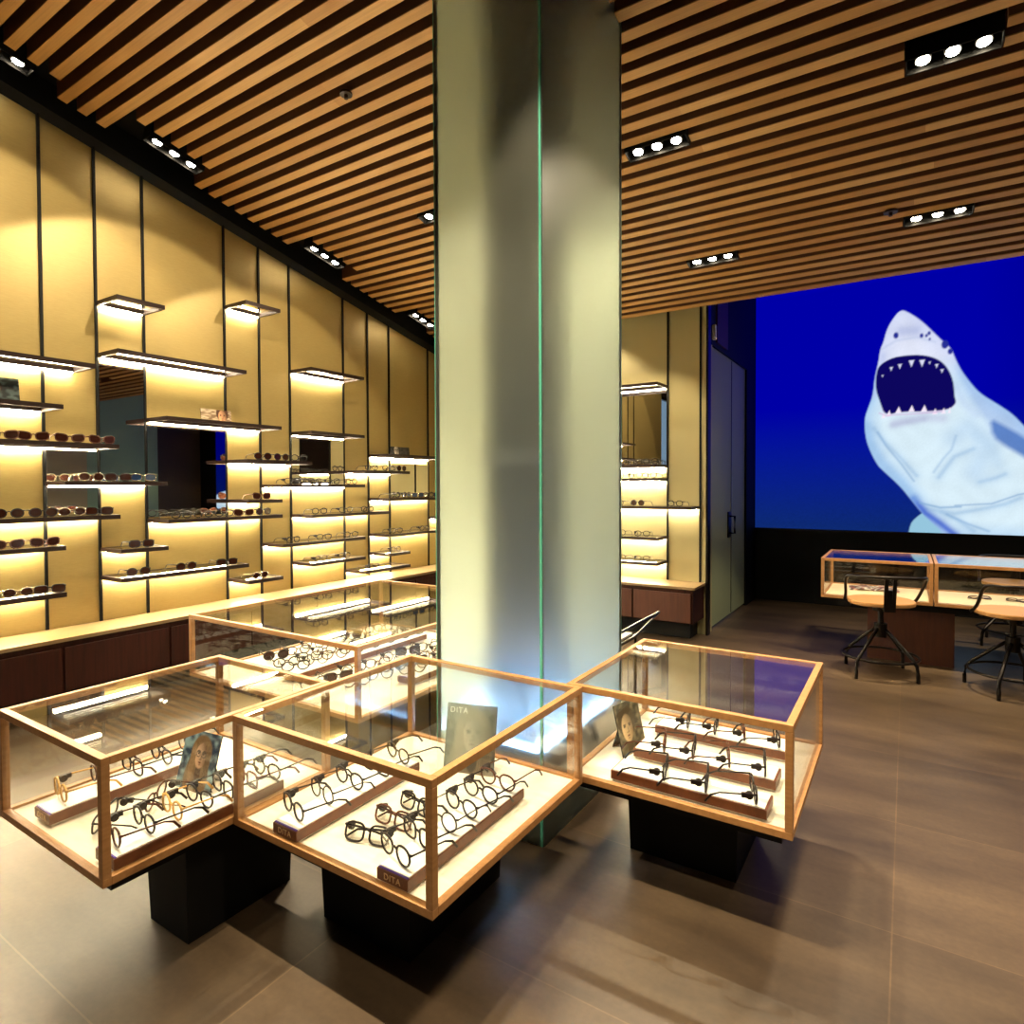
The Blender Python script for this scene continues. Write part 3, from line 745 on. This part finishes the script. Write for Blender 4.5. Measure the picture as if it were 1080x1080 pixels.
# the crowded rear case
bar('long walnut stand at the right side of the large rear case', -1.93, -1.84, 2.05, 2.75, 'y', txt=False)
bar('long walnut stand along the middle of the large rear case', -2.42, -2.33, 1.80, 2.72, 'y', txt=False)
kk = ['bk', 'tn', 'bk', 'to', 'sq', 'bk', 'rd', 'bk']
for i in range(6):
    put(kk[(i * 3) % 8], (-1.885, 2.10 + i * .12, TB), math.radians(60), '%s eyeglasses, %s along right stand of rear case' % (P[kk[(i * 3) % 8]][1], ORD[i]), 'glasses on the right stand of the rear case')
for i in range(8):
    put(kk[(i * 5 + 1) % 8], (-2.375, 1.85 + i * .115, TB), math.radians(60), '%s eyeglasses, %s along middle stand of rear case' % (P[kk[(i * 5 + 1) % 8]][1], ORD[i]), 'glasses on the middle stand of the rear case')
for r_, xx in enumerate((-2.72, -2.57, -2.19, -2.05)):
    yy0 = (2.0, 1.95, 1.80, 1.92)[r_]
    for i in range(7):
        key = (['sr', 'ss', 'bk', 'to'] + kk)[(r_ * 5 + i * 3) % 12]
        put(key, (xx + .02 * math.sin(i * 2.3), yy0 + i * .125, FB + .001), math.radians(62) + random.uniform(-.12, .12),
            '%s %s in rear case, %s board row, %s from near end' % (P[key][1], noun(key), ORD[r_], ORD[i]), 'glasses on the board of the rear case')

# ------------------------------------------------------------------ portrait cards
def portrait(w, h, mode, nx=54, ny=70):
    xs = np.linspace(0, 1, nx); zs = np.linspace(0, 1, ny); X, Z = np.meshgrid(xs, zs)
    rng = np.random.default_rng(mode)
    nz = rng.random((ny // 5 + 2, nx // 5 + 2)); iy = Z * (ny // 5); ix = X * (nx // 5)
    a = iy.astype(int); b = ix.astype(int); fy = iy - a; fx_ = ix - b
    N_ = nz[a, b] * (1 - fy) * (1 - fx_) + nz[a + 1, b] * fy * (1 - fx_) + nz[a, b + 1] * (1 - fy) * fx_ + nz[a + 1, b + 1] * fy * fx_
    cols = {1: ((.01, .04, .09), (.28, .42, .46), (.20, .13, .065), (.40, .26, .17)), 2: ((.015, .015, .014), (.20, .20, .18), (.17, .14, .10), (.26, .23, .19)),
            3: ((.06, .05, .03), (.25, .22, .14), (.08, .06, .03), (.48, .35, .20)), 4: ((.3, .2, .12), (.75, .62, .45), (.10, .04, .02), (.65, .36, .20)),
            5: ((.02, .02, .02), (.10, .10, .10), (.03, .03, .03), (.65, .62, .58)), 6: ((.02, .03, .03), (.10, .14, .14), (.03, .02, .02), (.3, .3, .25))}[mode]
    c0, c1, ch, cf = map(np.array, cols)
    k = np.clip((N_ - .35) * 2.2, 0, 1)[..., None]; C_ = c0 * (1 - k) + c1 * k
    fxx = {1: .54, 2: .55, 3: .38, 4: .70, 5: .30, 6: .4}[mode]; fz = {1: .60, 2: .55, 3: .50, 4: .5, 5: .5, 6: .5}[mode]; s_ = {1: .21, 2: .27, 3: .30, 4: .18, 5: .17, 6: .15}[mode]
    asp = h / w
    dx = X - fxx; dz = (Z - fz) * asp
    def blob(cx, cz_, rx, rz_, soft=.12):
        d = np.sqrt(((dx - cx) / rx) ** 2 + ((dz - cz_) / rz_) ** 2); return np.clip((1 - d) / soft, 0, 1)[..., None]
    def mixc(c, m): 
        nonlocal C_
        C_ = C_ * (1 - m) + np.array(c) * m
    strand = (.75 + .5 * np.abs(np.sin(X * 90 + 3 * np.sin(Z * 9))))[..., None]
    hair = np.maximum(blob(0, .05 * asp, s_ * 1.45, s_ * 1.7), blob(-.03, -s_ * 2.0, s_ * 1.7, s_ * 2.4)) if mode in (1, 2) else blob(0, s_ * .5, s_ * 1.2, s_ * 1.35)
    C_ = C_ * (1 - hair) + ch * strand * hair
    mixc(cf * .30, blob(0, -s_ * 1.6, s_ * .42, s_ * .9))
    fc = blob(0, 0, s_ * .78, s_ * 1.18)
    shade = (1.0 - .75 * np.clip(dx / s_, -1, 1) - .25 * np.clip(dz / s_, -1, 1))[..., None].clip(.12, 1.5)
    C_ = C_ * (1 - fc) + cf * shade * fc
    for sg in (-1, 1):
        mixc(cf * .25, blob(sg * s_ * .34, s_ * .30, s_ * .20, s_ * .07)); mixc(cf * .3, blob(sg * s_ * .34, s_ * .16, s_ * .16, s_ * .08))
        mixc((.02, .015, .01), blob(sg * s_ * .34, s_ * .16, s_ * .07, s_ * .06))
    mixc(cf * .55, blob(s_ * .08, -s_ * .12, s_ * .07, s_ * .24)); mixc(cf * .35, blob(0, -s_ * .32, s_ * .16, s_ * .05))
    for sg in (-1, 1):
        for rr_, cc_ in ((.34, (.015, .01, .01)),):
            dd_ = np.abs(np.hypot((dx - sg * s_ * .36) / s_, (dz - s_ * .14) / s_) - .27)
            m_ = np.clip((.06 - dd_) / .04, 0, 1)[..., None] * (1 if mode in (1, 5) else 0); C_ = C_ * (1 - m_) + np.array(cc_) * m_
    for k_ in (-1, 1):
        st = blob(k_ * s_ * 1.0, -s_ * .7, s_ * .38, s_ * 1.9) * (1 if mode in (1, 2) else 0)
        C_ = C_ * (1 - st) + ch * (1.35 if k_ < 0 else .8) * strand * st
    mixc((cf[0] * .42, cf[1] * .22, cf[2] * .2), blob(0, -s_ * .58, s_ * .20, s_ * .085))
    mixc(cf * .5, blob(0, -s_ * .78, s_ * .14, s_ * .05))
    return C_, nx, ny
def card(name_label, w, h, mode, loc, rz, lean=.25, text=False):
    t = thing('portrait_card', name_label, 'poster', loc, rz)
    MB().box(-w / 2, w / 2, .0008, .004, 0, h).build('backing_board', M['black'], t, rot=(-lean, 0, 0))
    C_, nx, ny = portrait(w, h, mode); C_ = np.clip(C_, 0, 1) ** 1.15
    v = []; cc = []
    for j in range(ny):
        for i in range(nx): v.append(((i / (nx - 1) - .5) * w, 0, j / (ny - 1) * h)); cc.append(tuple(C_[j, i]))
    f = [(j * nx + i, j * nx + i + 1, (j + 1) * nx + i + 1, (j + 1) * nx + i) for j in range(ny - 1) for i in range(nx - 1)]
    m = MB(); m.v = v; m.f = f; m.c = cc
    m.build('printed_picture', M['poster'], t, rot=(-lean, 0, 0))
    sb = MB(); sb.hexa([(-.015, .003, 0), (.015, .003, 0), (.015, .07, 0), (-.015, .07, 0)], [(-.015, h * .33, h * .8), (.015, h * .33, h * .8), (.015, h * .33 + .004, h * .8), (-.015, h * .33 + .004, h * .8)])
    if lean > 0:
        e = Vector((0, math.sin(lean) * h * .75, math.cos(lean) * h * .75))
        MB().hexa([(-.02, e.y + .045, 0), (.02, e.y + .045, 0), (.02, e.y + .049, 0), (-.02, e.y + .049, 0)], [(-.02, e.y + .005, e.z), (.02, e.y + .005, e.z), (.02, e.y + .009, e.z), (-.02, e.y + .009, e.z)]).build('prop_stand', M['black'], t)
    if text:
        o = lettering('DITA', .024, M['paperw'], 'lettering', t, (-w * .26, -.0008 + math.sin(lean) * h * .90, math.cos(lean) * h * .90), (PI / 2 - lean, 0, 0), .0003)
    return t
card('colour portrait card of a long-haired person in glasses, in the left case', .150, .165, 1, (-1.755, .999, FB), math.radians(6), .28)
card('black and white portrait card headed DITA in the front case', .165, .205, 2, (-1.137, 1.515, FB), math.radians(16), .22, True)
card('brown portrait card turned sideways in the right case', .135, .165, 3, (-.757, 1.937, FB), math.radians(78), .25)
zf = lambda k: S[k] + .0115
card('small brown portrait poster on the bright shelf over the large mirror', .21, .085, 4, (XW + .13, 2.38, zf('f')), PI / 2, .12)
card('small black and white poster on the shelf beside the column', .24, .075, 5, (XW + .13, 4.12, zf('r')), PI / 2, .12)
card('dark poster standing on the shelf at the left picture edge', .16, .125, 6, (XW + .13, 1.235, zf('e')), PI / 2, .12)

# ------------------------------------------------------------------ magazine and glasses on the desks
DF = .42 + .012
mg = thing('magazine', 'open picture magazine lying in the left desk case', 'magazine', (-.20, 5.16, DF), math.radians(6))
for sg in (-1, 1):
    nx = 12; m = MB()
    for j in range(9):
        for i in range(nx):
            u = i / (nx - 1); x = sg * u * .155; m.v.append((x, (j / 8 - .5) * .21, .004 + .010 * math.sin(min(1, u * 1.3) * PI) ** .7))
            q = random.random(); m.c.append((.05, .03, .02) if q < .45 else ((.45, .16, .10) if q < .7 else (.8, .75, .65)))
    for j in range(8):
        for i in range(nx - 1):
            fcs = (j * nx + i, j * nx + i + 1, (j + 1) * nx + i + 1, (j + 1) * nx + i); m.f.append(fcs if sg > 0 else fcs[::-1])
    o = m.build('page', M['poster'], mg)
    so = o.modifiers.new('Solidify', 'SOLIDIFY'); so.thickness = .004
put('fo', (.42, 5.05, DF + .004), 0, rot=(-1.25, 0, .4), label='folded eyeglasses, left of the two on the right desk case board', group='glasses in the right desk case')
put('fo', (.60, 5.05, DF + .004), 0, rot=(-1.25, 0, -.3), label='folded eyeglasses, right of the two on the right desk case board', group='glasses in the right desk case')

# ------------------------------------------------------------------ chairs
def chair(label):
    t = thing('swivel_chair', label, 'chair', group='black metal swivel chairs at the desks')
    # +y is the front of the seat, the backrest is at -y
    poly = []
    for k in range(28):
        a = 2 * PI * k / 28; x = .185 * math.copysign(abs(math.cos(a)) ** .8, math.cos(a)); y = .175 * math.copysign(abs(math.sin(a)) ** .9, math.sin(a))
        poly.append((x, y))
    MB().prism(poly, .445, .470).build('seat', M['seat'], t, bevel=.006)
    MB().box(-.17, .17, -.02, .02, .432, .445).box(-.02, .02, -.21, .15, .430, .445).build('seat_bracket', M['blackm'], t)
    hoop = [(-.195, .05, .455), (-.20, -.02, .50), (-.215, -.12, .618), (-.175, -.195, .632), (-.09, -.232, .636), (0, -.243, .637), (.09, -.232, .636), (.175, -.195, .632), (.215, -.12, .618), (.20, -.02, .50), (.195, .05, .455)]
    sm = []
    for i in range(len(hoop) - 1):
        for q in range(4):
            u = q / 4; p0 = Vector(hoop[max(i - 1, 0)]); p1 = Vector(hoop[i]); p2 = Vector(hoop[i + 1]); p3 = Vector(hoop[min(i + 2, len(hoop) - 1)])
            sm.append(.5 * ((2 * p1) + (p2 - p0) * u + (2 * p0 - 5 * p1 + 4 * p2 - p3) * u * u + (-p0 + 3 * p1 - 3 * p2 + p3) * u ** 3))
    sm.append(Vector(hoop[-1]))
    MB().tube(sm, .0095, 8).build('backrest_hoop', M['blackm'], t, smooth=True)
    MB().tube([(-.195, .05, .458), (-.16, .05, .448)], .008, 8).tube([(.195, .05, .458), (.16, .05, .448)], .008, 8).build('hoop_bracket', M['blackm'], t)
    bp = MB()
    for sg in (-1, 1): bp.hexa([(sg * .022 - .010, -.213, .43), (sg * .022 + .010, -.213, .43), (sg * .022 + .010, -.203, .43), (sg * .022 - .010, -.203, .43)],
                               [(sg * .022 - .010, -.247, .635), (sg * .022 + .010, -.247, .635), (sg * .022 + .010, -.237, .635), (sg * .022 - .010, -.237, .635)])
    bp.box(-.03, .03, -.222, -.205, .43, .56)
    bp.build('back_support', M['blackm'], t)
    MB().cyl((0, 0, .30), .016, .135, 14).cyl((0, 0, .40), .045, .03, 18).build('screw_stem', M['blackm'], t)
    MB().cyl((0, 0, .235), .036, .085, 18).build('hub', M['blackm'], t)
    for k in range(4):
        a = PI / 4 + k * PI / 2; c_, s_ = math.cos(a), math.sin(a)
        pr = [(.03, .285), (.08, .245), (.14, .19), (.20, .135), (.225, .10), (.232, .05), (.232, .004)]
        MB().tube([(c_ * r, s_ * r, z) for r, z in pr], .0105, 8).build('leg', M['blackm'], t, smooth=True)
    MB().tube([(.208 * math.cos(2 * PI * k / 36), .208 * math.sin(2 * PI * k / 36), .118) for k in range(36)], .0075, 8, closed=True).build('foot_ring', M['blackm'], t, smooth=True)
    return t
ch = chair('black metal swivel chair with round wood seat before the left desk case'); ch.location = (-.135, 4.495, 0); ch.rotation_euler = (0, 0, math.radians(14))
dup(ch, (.515, 4.48, 0), math.radians(24), 'black metal swivel chair cut by the right picture edge, before the right desk case')
dup(ch, (.66, 5.80, 0), math.radians(170), 'black metal swivel chair behind the right desk case')

# ------------------------------------------------------------------ black framed armchair glimpsed behind the column
ac = thing('armchair', 'black metal armchair frame with white seat glimpsed right behind the column', 'chair', (-1.54, 3.0, 0))
for sx in (-.18, .25):
    for sy in (-.30, .30): MB().tube([(sx, sy, 0), (sx, sy, .335)], .007, 8).build('leg', M['blackm'], ac)
MB().box(-.187, -.173, -.30, .30, .33, .345).box(.243, .257, -.30, .30, .33, .345).box(-.18, .25, -.307, -.293, .33, .345).box(-.18, .25, .293, .307, .33, .345).build('seat_frame', M['blackm'], ac)
MB().box(-.17, .24, -.29, .29, .345, .36).build('seat_pad', M['white'], ac, bevel=.006)
for sg in (-.72, 1):
    MB().tube([(sg * .25, -.25, .34), (sg * .25, -.15, .40), (sg * .25, .30, .403), (sg * .25, .69, .405)], .009, 8).build('armrest', M['blackm'], ac)
    MB().tube([(sg * .25, .30, .338), (sg * .25, .67, .40)], .007, 8).build('side_bar', M['blackm'], ac)

# ------------------------------------------------------------------ ceiling fittings
def fitting(label, x, y, r=.03):
    t = thing('sprinkler_head', label, 'sprinkler', (x, y, cz(y)), 0)
    MB().cyl((0, 0, -.012), r, .012, 16).build('cover_plate', M['bronze'], t)
    MB().cyl((0, 0, -.03), .010, .018, 10).build('nozzle', M['bronze'], t)
fitting('small dark sprinkler in the ceiling slats on the left half', -2.325, 2.141)
fitting('small dark sprinkler beside the spotlight tray nearest the screen', -.09, 4.05, .035)

# ------------------------------------------------------------------ video screen with the shark
SX0, SX1, SZ0, SZ1 = -1.33, 3.0, .75, 3.3
nx, nz = 546, 322
X, Z = np.meshgrid(np.linspace(SX0, SX1, nx), np.linspace(SZ0, SZ1, nz))
def sdf(poly):
    """signed distance, negative inside"""
    P2 = np.array(poly); d = np.full(X.shape, 1e9); ins = np.zeros(X.shape, bool); n_ = len(P2)
    for i in range(n_):
        a, b = P2[i], P2[(i + 1) % n_]; e = b - a; wx, wz = X - a[0], Z - a[1]
        t = np.clip((wx * e[0] + wz * e[1]) / (e @ e), 0, 1); d = np.minimum(d, np.hypot(wx - e[0] * t, wz - e[1] * t))
        cnd = (a[1] > Z) != (b[1] > Z)
        with np.errstate(divide='ignore', invalid='ignore'):
            xi = a[0] + (Z - a[1]) * e[0] / (e[1] if e[1] else 1e-9)
        ins ^= cnd & (X < xi)
    return np.where(ins, -d, d)
def smooth_poly(p, it=2, closed=True):
    for _ in range(it):
        q = []; n_ = len(p)
        for i in range(n_):
            a, b = p[i], p[(i + 1) % n_]
            q += [(a[0] * .75 + b[0] * .25, a[1] * .75 + b[1] * .25), (a[0] * .25 + b[0] * .75, a[1] * .25 + b[1] * .75)]
        p = q
    return p
def seg_d(pts):
    d = np.full(X.shape, 1e9)
    for a, b in zip(pts[:-1], pts[1:]):
        a = np.array(a); e = np.array(b) - a; t = np.clip(((X - a[0]) * e[0] + (Z - a[1]) * e[1]) / (e @ e), 0, 1)
        d = np.minimum(d, np.hypot(X - a[0] - e[0] * t, Z - a[1] - e[1] * t))
    return d
OUT = [(-0.065, 2.803), (0.003, 2.76), (0.095, 2.675), (0.178, 2.57), (0.25, 2.476), (0.32, 2.397), (0.344, 2.317), (0.39, 2.201), (0.448, 2.098), (0.526, 1.981), (0.637, 1.89), (0.745, 1.795), (0.809, 1.71), (0.893, 1.592), (1.2, 1.40), (1.8, 1.2), (3.1, 1.1), (3.1, .70), (0.276, 0.70), (0.26, 0.772), (0.193, 0.838), (0.109, 0.93), (0.036, 1.038), (-0.052, 1.169), (-0.191, 1.317), (-0.243, 1.377), (-0.315, 1.543), (-0.342, 1.664), (-0.349, 1.814), (-0.318, 1.917), (-0.28, 2.033), (-0.268, 2.195), (-0.237, 2.339), (-0.225, 2.456), (-0.2, 2.512), (-0.175, 2.626), (-0.132, 2.715)]
MOU = [(-0.23, 2.309), (-0.136, 2.365), (-0.024, 2.377), (0.097, 2.367), (0.192, 2.334), (0.263, 2.277), (0.31, 2.195), (0.34, 2.094), (0.347, 1.968), (0.363, 1.91), (0.302, 1.852), (0.125, 1.851), (-0.057, 1.862), (-0.182, 1.834), (-0.221, 1.954), (-0.261, 2.091), (-0.255, 2.238)]
FIN = [(0.14, 0.95), (0.061, 0.878), (0.025, 0.822), (0.007, 0.70), (0.32, 0.70)]
BK = [(.36, 2.25), (.39, 2.201), (0.448, 2.098), (0.526, 1.981), (0.637, 1.89), (0.745, 1.795), (0.809, 1.71), (.90, 1.60), (1.3, 1.42), (2.4, 1.2), (2.4, 1.0), (1.2, 1.22), (0.895, 1.369), (0.794, 1.452), (0.705, 1.519), (0.62, 1.60), (.60, 1.70), (.50, 1.85), (.42, 2.05)]
BLUE = [(0.60, 1.76), (0.70, 1.69), (0.82, 1.60), (0.95, 1.47), (1.1, 1.36), (2.4, 1.12), (2.4, 1.0), (1.2, 1.22), (0.895, 1.369), (0.794, 1.452), (0.705, 1.519), (0.62, 1.60)]
g = np.clip((Z - .75) / 1.2, 0, 1)[..., None]
IMG = np.array([.004, .022, .155]) * (1 - g) + np.array([.0, .0, .42]) * g
gr = np.clip((X - .5) / 1.5, 0, 1)[..., None]
IMG = IMG * (1 - .5 * gr)
noise = RNG.random(X.shape)
IMG *= (.90 + .22 * noise * (1 - g[..., 0]))[..., None]
def cov(d, s_=.006): return np.clip(.5 - d / (2 * s_), 0, 1)[..., None]
def mix(c, m):
    global IMG
    IMG = IMG * (1 - m) + np.array(c) * m
df = sdf(smooth_poly(FIN, 1)); mix((.30, .56, .72), cov(df))
do = sdf(smooth_poly(OUT, 2)); inside = cov(do)
body = np.zeros(IMG.shape) + np.array([.62, .80, .93])
depth = np.clip(-do / .16, 0, 1)[..., None] ** .6
body = np.array([.36, .58, .86]) * (1 - depth) + np.array([.70, .86, .95]) * depth
hb = np.clip((2.35 - Z) / .25, 0, 1)[..., None]
body = body * hb + (np.array([.62, .68, .92]) * (1 - depth) + np.array([.76, .80, .95]) * depth) * (1 - hb)
def darken(pts, wd, col_, k=.6):
    global body
    a = (np.exp(-(seg_d(pts) / wd) ** 2) * k)[..., None]; body = body * (1 - a) + np.array(col_) * a
darken([(-.05, 2.60), (0.05, 2.59)], .06, (.40, .46, .72), .7)
darken([(-.22, 2.45), (-.1, 2.52), (.06, 2.53), (.2, 2.47)], .012, (.50, .58, .80), .5)
for cr in [[(-0.271, 1.72), (-0.18, 1.583), (-0.054, 1.432), (0.07, 1.269)], [(0.237, 1.253), (0.306, 1.365), (0.351, 1.435), (0.487, 1.5)], [(0.145, 0.967), (0.356, 0.928), (0.558, 0.974), (0.71, 1.017), (0.815, 1.072)], [(0.534, 1.209), (0.643, 1.242), (0.707, 1.275)], [(0.263, 0.94), (0.379, 0.872), (0.493, 0.778)]]:
    darken(cr, .018, (.30, .48, .72), .55); darken(cr, .05, (.45, .64, .84), .35)
darken([(.05, 1.06), (.14, .93), (.25, .84), (.36, .74)], .035, (.03, .10, .62), .85)
darken([(-.10, 1.76), (.1, 1.80), (.26, 1.78)], .045, (.50, .52, .72), .55)
darken([(.35, 1.6), (.45, 1.7), (.6, 1.55), (.5, 1.3)], .09, (.50, .68, .88), .6)
darken([(-.33, 1.75), (-.30, 1.6), (-.2, 1.4), (-.05, 1.22), (.06, 1.06)], .05, (.26, .48, .80), .5)
bm = cov(sdf(smooth_poly(BK, 1)), .03); body = body * (1 - bm * .6) + np.array([.35, .50, .82]) * bm * .6
bm = cov(sdf(smooth_poly(BLUE, 1)), .02); body = body * (1 - bm * .85) + np.array([.05, .16, .52]) * bm * .85
for cr, w_, c_, k_ in (([(-.24, 1.68), (-.17, 1.55), (-.05, 1.38), (.05, 1.22)], .010, (.25, .42, .66), .6), ([(.20, 1.30), (.27, 1.42), (.33, 1.50), (.36, 1.62)], .012, (.38, .55, .76), .6),
        ([(.10, 1.02), (.25, .98), (.40, .99)], .010, (.22, .40, .66), .7), ([(.30, .92), (.45, .84), (.60, .78)], .012, (.26, .44, .70), .6), ([(.50, 1.62), (.62, 1.50), (.66, 1.36)], .05, (.50, .68, .86), .5),
        ([(.36, 2.05), (.42, 1.90), (.50, 1.80)], .04, (.52, .66, .88), .6), ([(-.20, 2.40), (-.22, 2.2), (-.27, 2.02)], .025, (.50, .58, .86), .5), ([(.36, 1.0), (.62, 1.02), (.80, 1.10), (1.1, 1.16)], .008, (.20, .36, .62), .6),
        ([(-.12, 1.74), (-.02, 1.76), (.12, 1.78)], .03, (.42, .45, .66), .45)):
    darken(cr, w_, c_, k_)
lowf = np.sin(X * 19 + 2 * np.sin(Z * 11)) * np.sin(Z * 17 + 1.5 * np.sin(X * 13))
mix(body * (.965 + .05 * noise + .035 * lowf)[..., None], inside)
dm = sdf(smooth_poly(MOU, 2))
mix((.62, .45, .75), np.clip(.5 - (dm - .004) / .02, 0, 1)[..., None] * np.clip((1.95 - Z) / .1, 0, .8)[..., None])
mix((.004, .002, .11), cov(dm))
UP = [(-0.204, 2.203), (-0.135, 2.263), (-0.067, 2.28), (0.023, 2.297), (0.104, 2.291), (0.161, 2.286), (0.214, 2.254), (0.254, 2.204)]
UZ = [.3, .55, .65, .95, .95, .35, .55, .5]
for (x, z), k in zip(UP, UZ): mix((.72, .74, .92), cov(sdf([(x - .022 * k, z + .03 * k), (x + .022 * k, z + .03 * k), (x, z - .035 * k)]), .005))
LO = [(-.195, 1.845, .7), (-0.151, 1.861, .9), (-0.076, 1.885, 1.1), (0.026, 1.890, 1.1), (0.122, 1.885, 1.1), (0.203, 1.854, .9), (0.267, 1.857, .8), (.31, 1.86, .5)]
for x, z, k in LO: mix((.92, .82, .95), cov(sdf([(x - .022 * k, z - .035), (x + .022 * k, z - .035), (x + .004, z + .022 * k)]), .004))
mix((.65, .30, .62), cov(seg_d([(-0.225, 1.86), (-0.17, 1.83), (-0.094, 1.835), (0.029, 1.834), (0.114, 1.836), (0.255, 1.841)]) - .004, .008) * .7)
for x, z, r_ in [(-.1, 2.568, .020), (.098, 2.54, .014), (.135, 2.535, .010), (0.155, 2.555, .012), (.16, 2.50, .008), (.273, 2.438, .026), (.312, 2.372, .018)]:
    mix((.02, .03, .30), cov(np.hypot((X - x), (Z - z) * .7) - r_, .006))
v = np.stack([X.ravel(), np.full(X.size, YS - .001), Z.ravel()], 1)
me = bpy.data.meshes.new('picture'); idx = np.arange(nx * nz).reshape(nz, nx)
q = np.stack([idx[:-1, :-1].ravel(), idx[:-1, 1:].ravel(), idx[1:, 1:].ravel(), idx[1:, :-1].ravel()], 1)
me.vertices.add(len(v)); me.vertices.foreach_set('co', v.astype(np.float32).ravel())
me.loops.add(q.size); me.loops.foreach_set('vertex_index', q.ravel().astype(np.int32))
me.polygons.add(len(q)); me.polygons.foreach_set('loop_start', (np.arange(len(q)) * 4).astype(np.int32)); me.polygons.foreach_set('loop_total', np.full(len(q), 4, np.int32))
me.update(calc_edges=True); me.validate()
at = me.color_attributes.new('Col', 'FLOAT_COLOR', 'POINT')
at.data.foreach_set('color', np.concatenate([np.clip(IMG, 0, 1).reshape(-1, 3), np.ones((X.size, 1))], 1).astype(np.float32).ravel())
me.materials.append(M['screen'])
sc = thing('video_screen', 'large blue video wall showing a great white shark with open jaws', 'screen', (1.0, YS, .75))
po = bpy.data.objects.new('picture', me); COL.objects.link(po); po.parent = sc; po.location = (-1.0, -YS, -.75)
MB().box(SX0 - 1.0 - .02, SX1 - 1.0 + .02, .002, .045, -.02, 2.57).build('screen_housing', M['black'], sc)
MB().box(SX0 - 1.0 - .02, SX1 - 1.0 + .02, -.006, .002, -.022, -.006).box(SX0 - 1.0 - .02, SX0 - 1.0 - .004, -.006, .002, -.006, 2.57).build('bezel', M['blackm'], sc)

# ------------------------------------------------------------------ world + render settings
wd = bpy.data.worlds.new('world'); bpy.context.scene.world = wd; wd.use_nodes = True
wd.node_tree.nodes['Background'].inputs[0].default_value = (.45, .70, 1.0, 1)
wd.node_tree.nodes['Background'].inputs[1].default_value = .35
sc_ = bpy.context.scene
sc_.view_settings.view_transform = 'Standard'; sc_.view_settings.look = 'None'; sc_.view_settings.gamma = 1
sc_.view_settings.exposure = 0.75
sc_.cycles.transparent_max_bounces = 32
sc_.cycles.max_bounces = 12
for o in [o for o in bpy.data.objects if o.location.z < -4 and o.parent is None]:
    for c in list(o.children): bpy.data.objects.remove(c)
    bpy.data.objects.remove(o)
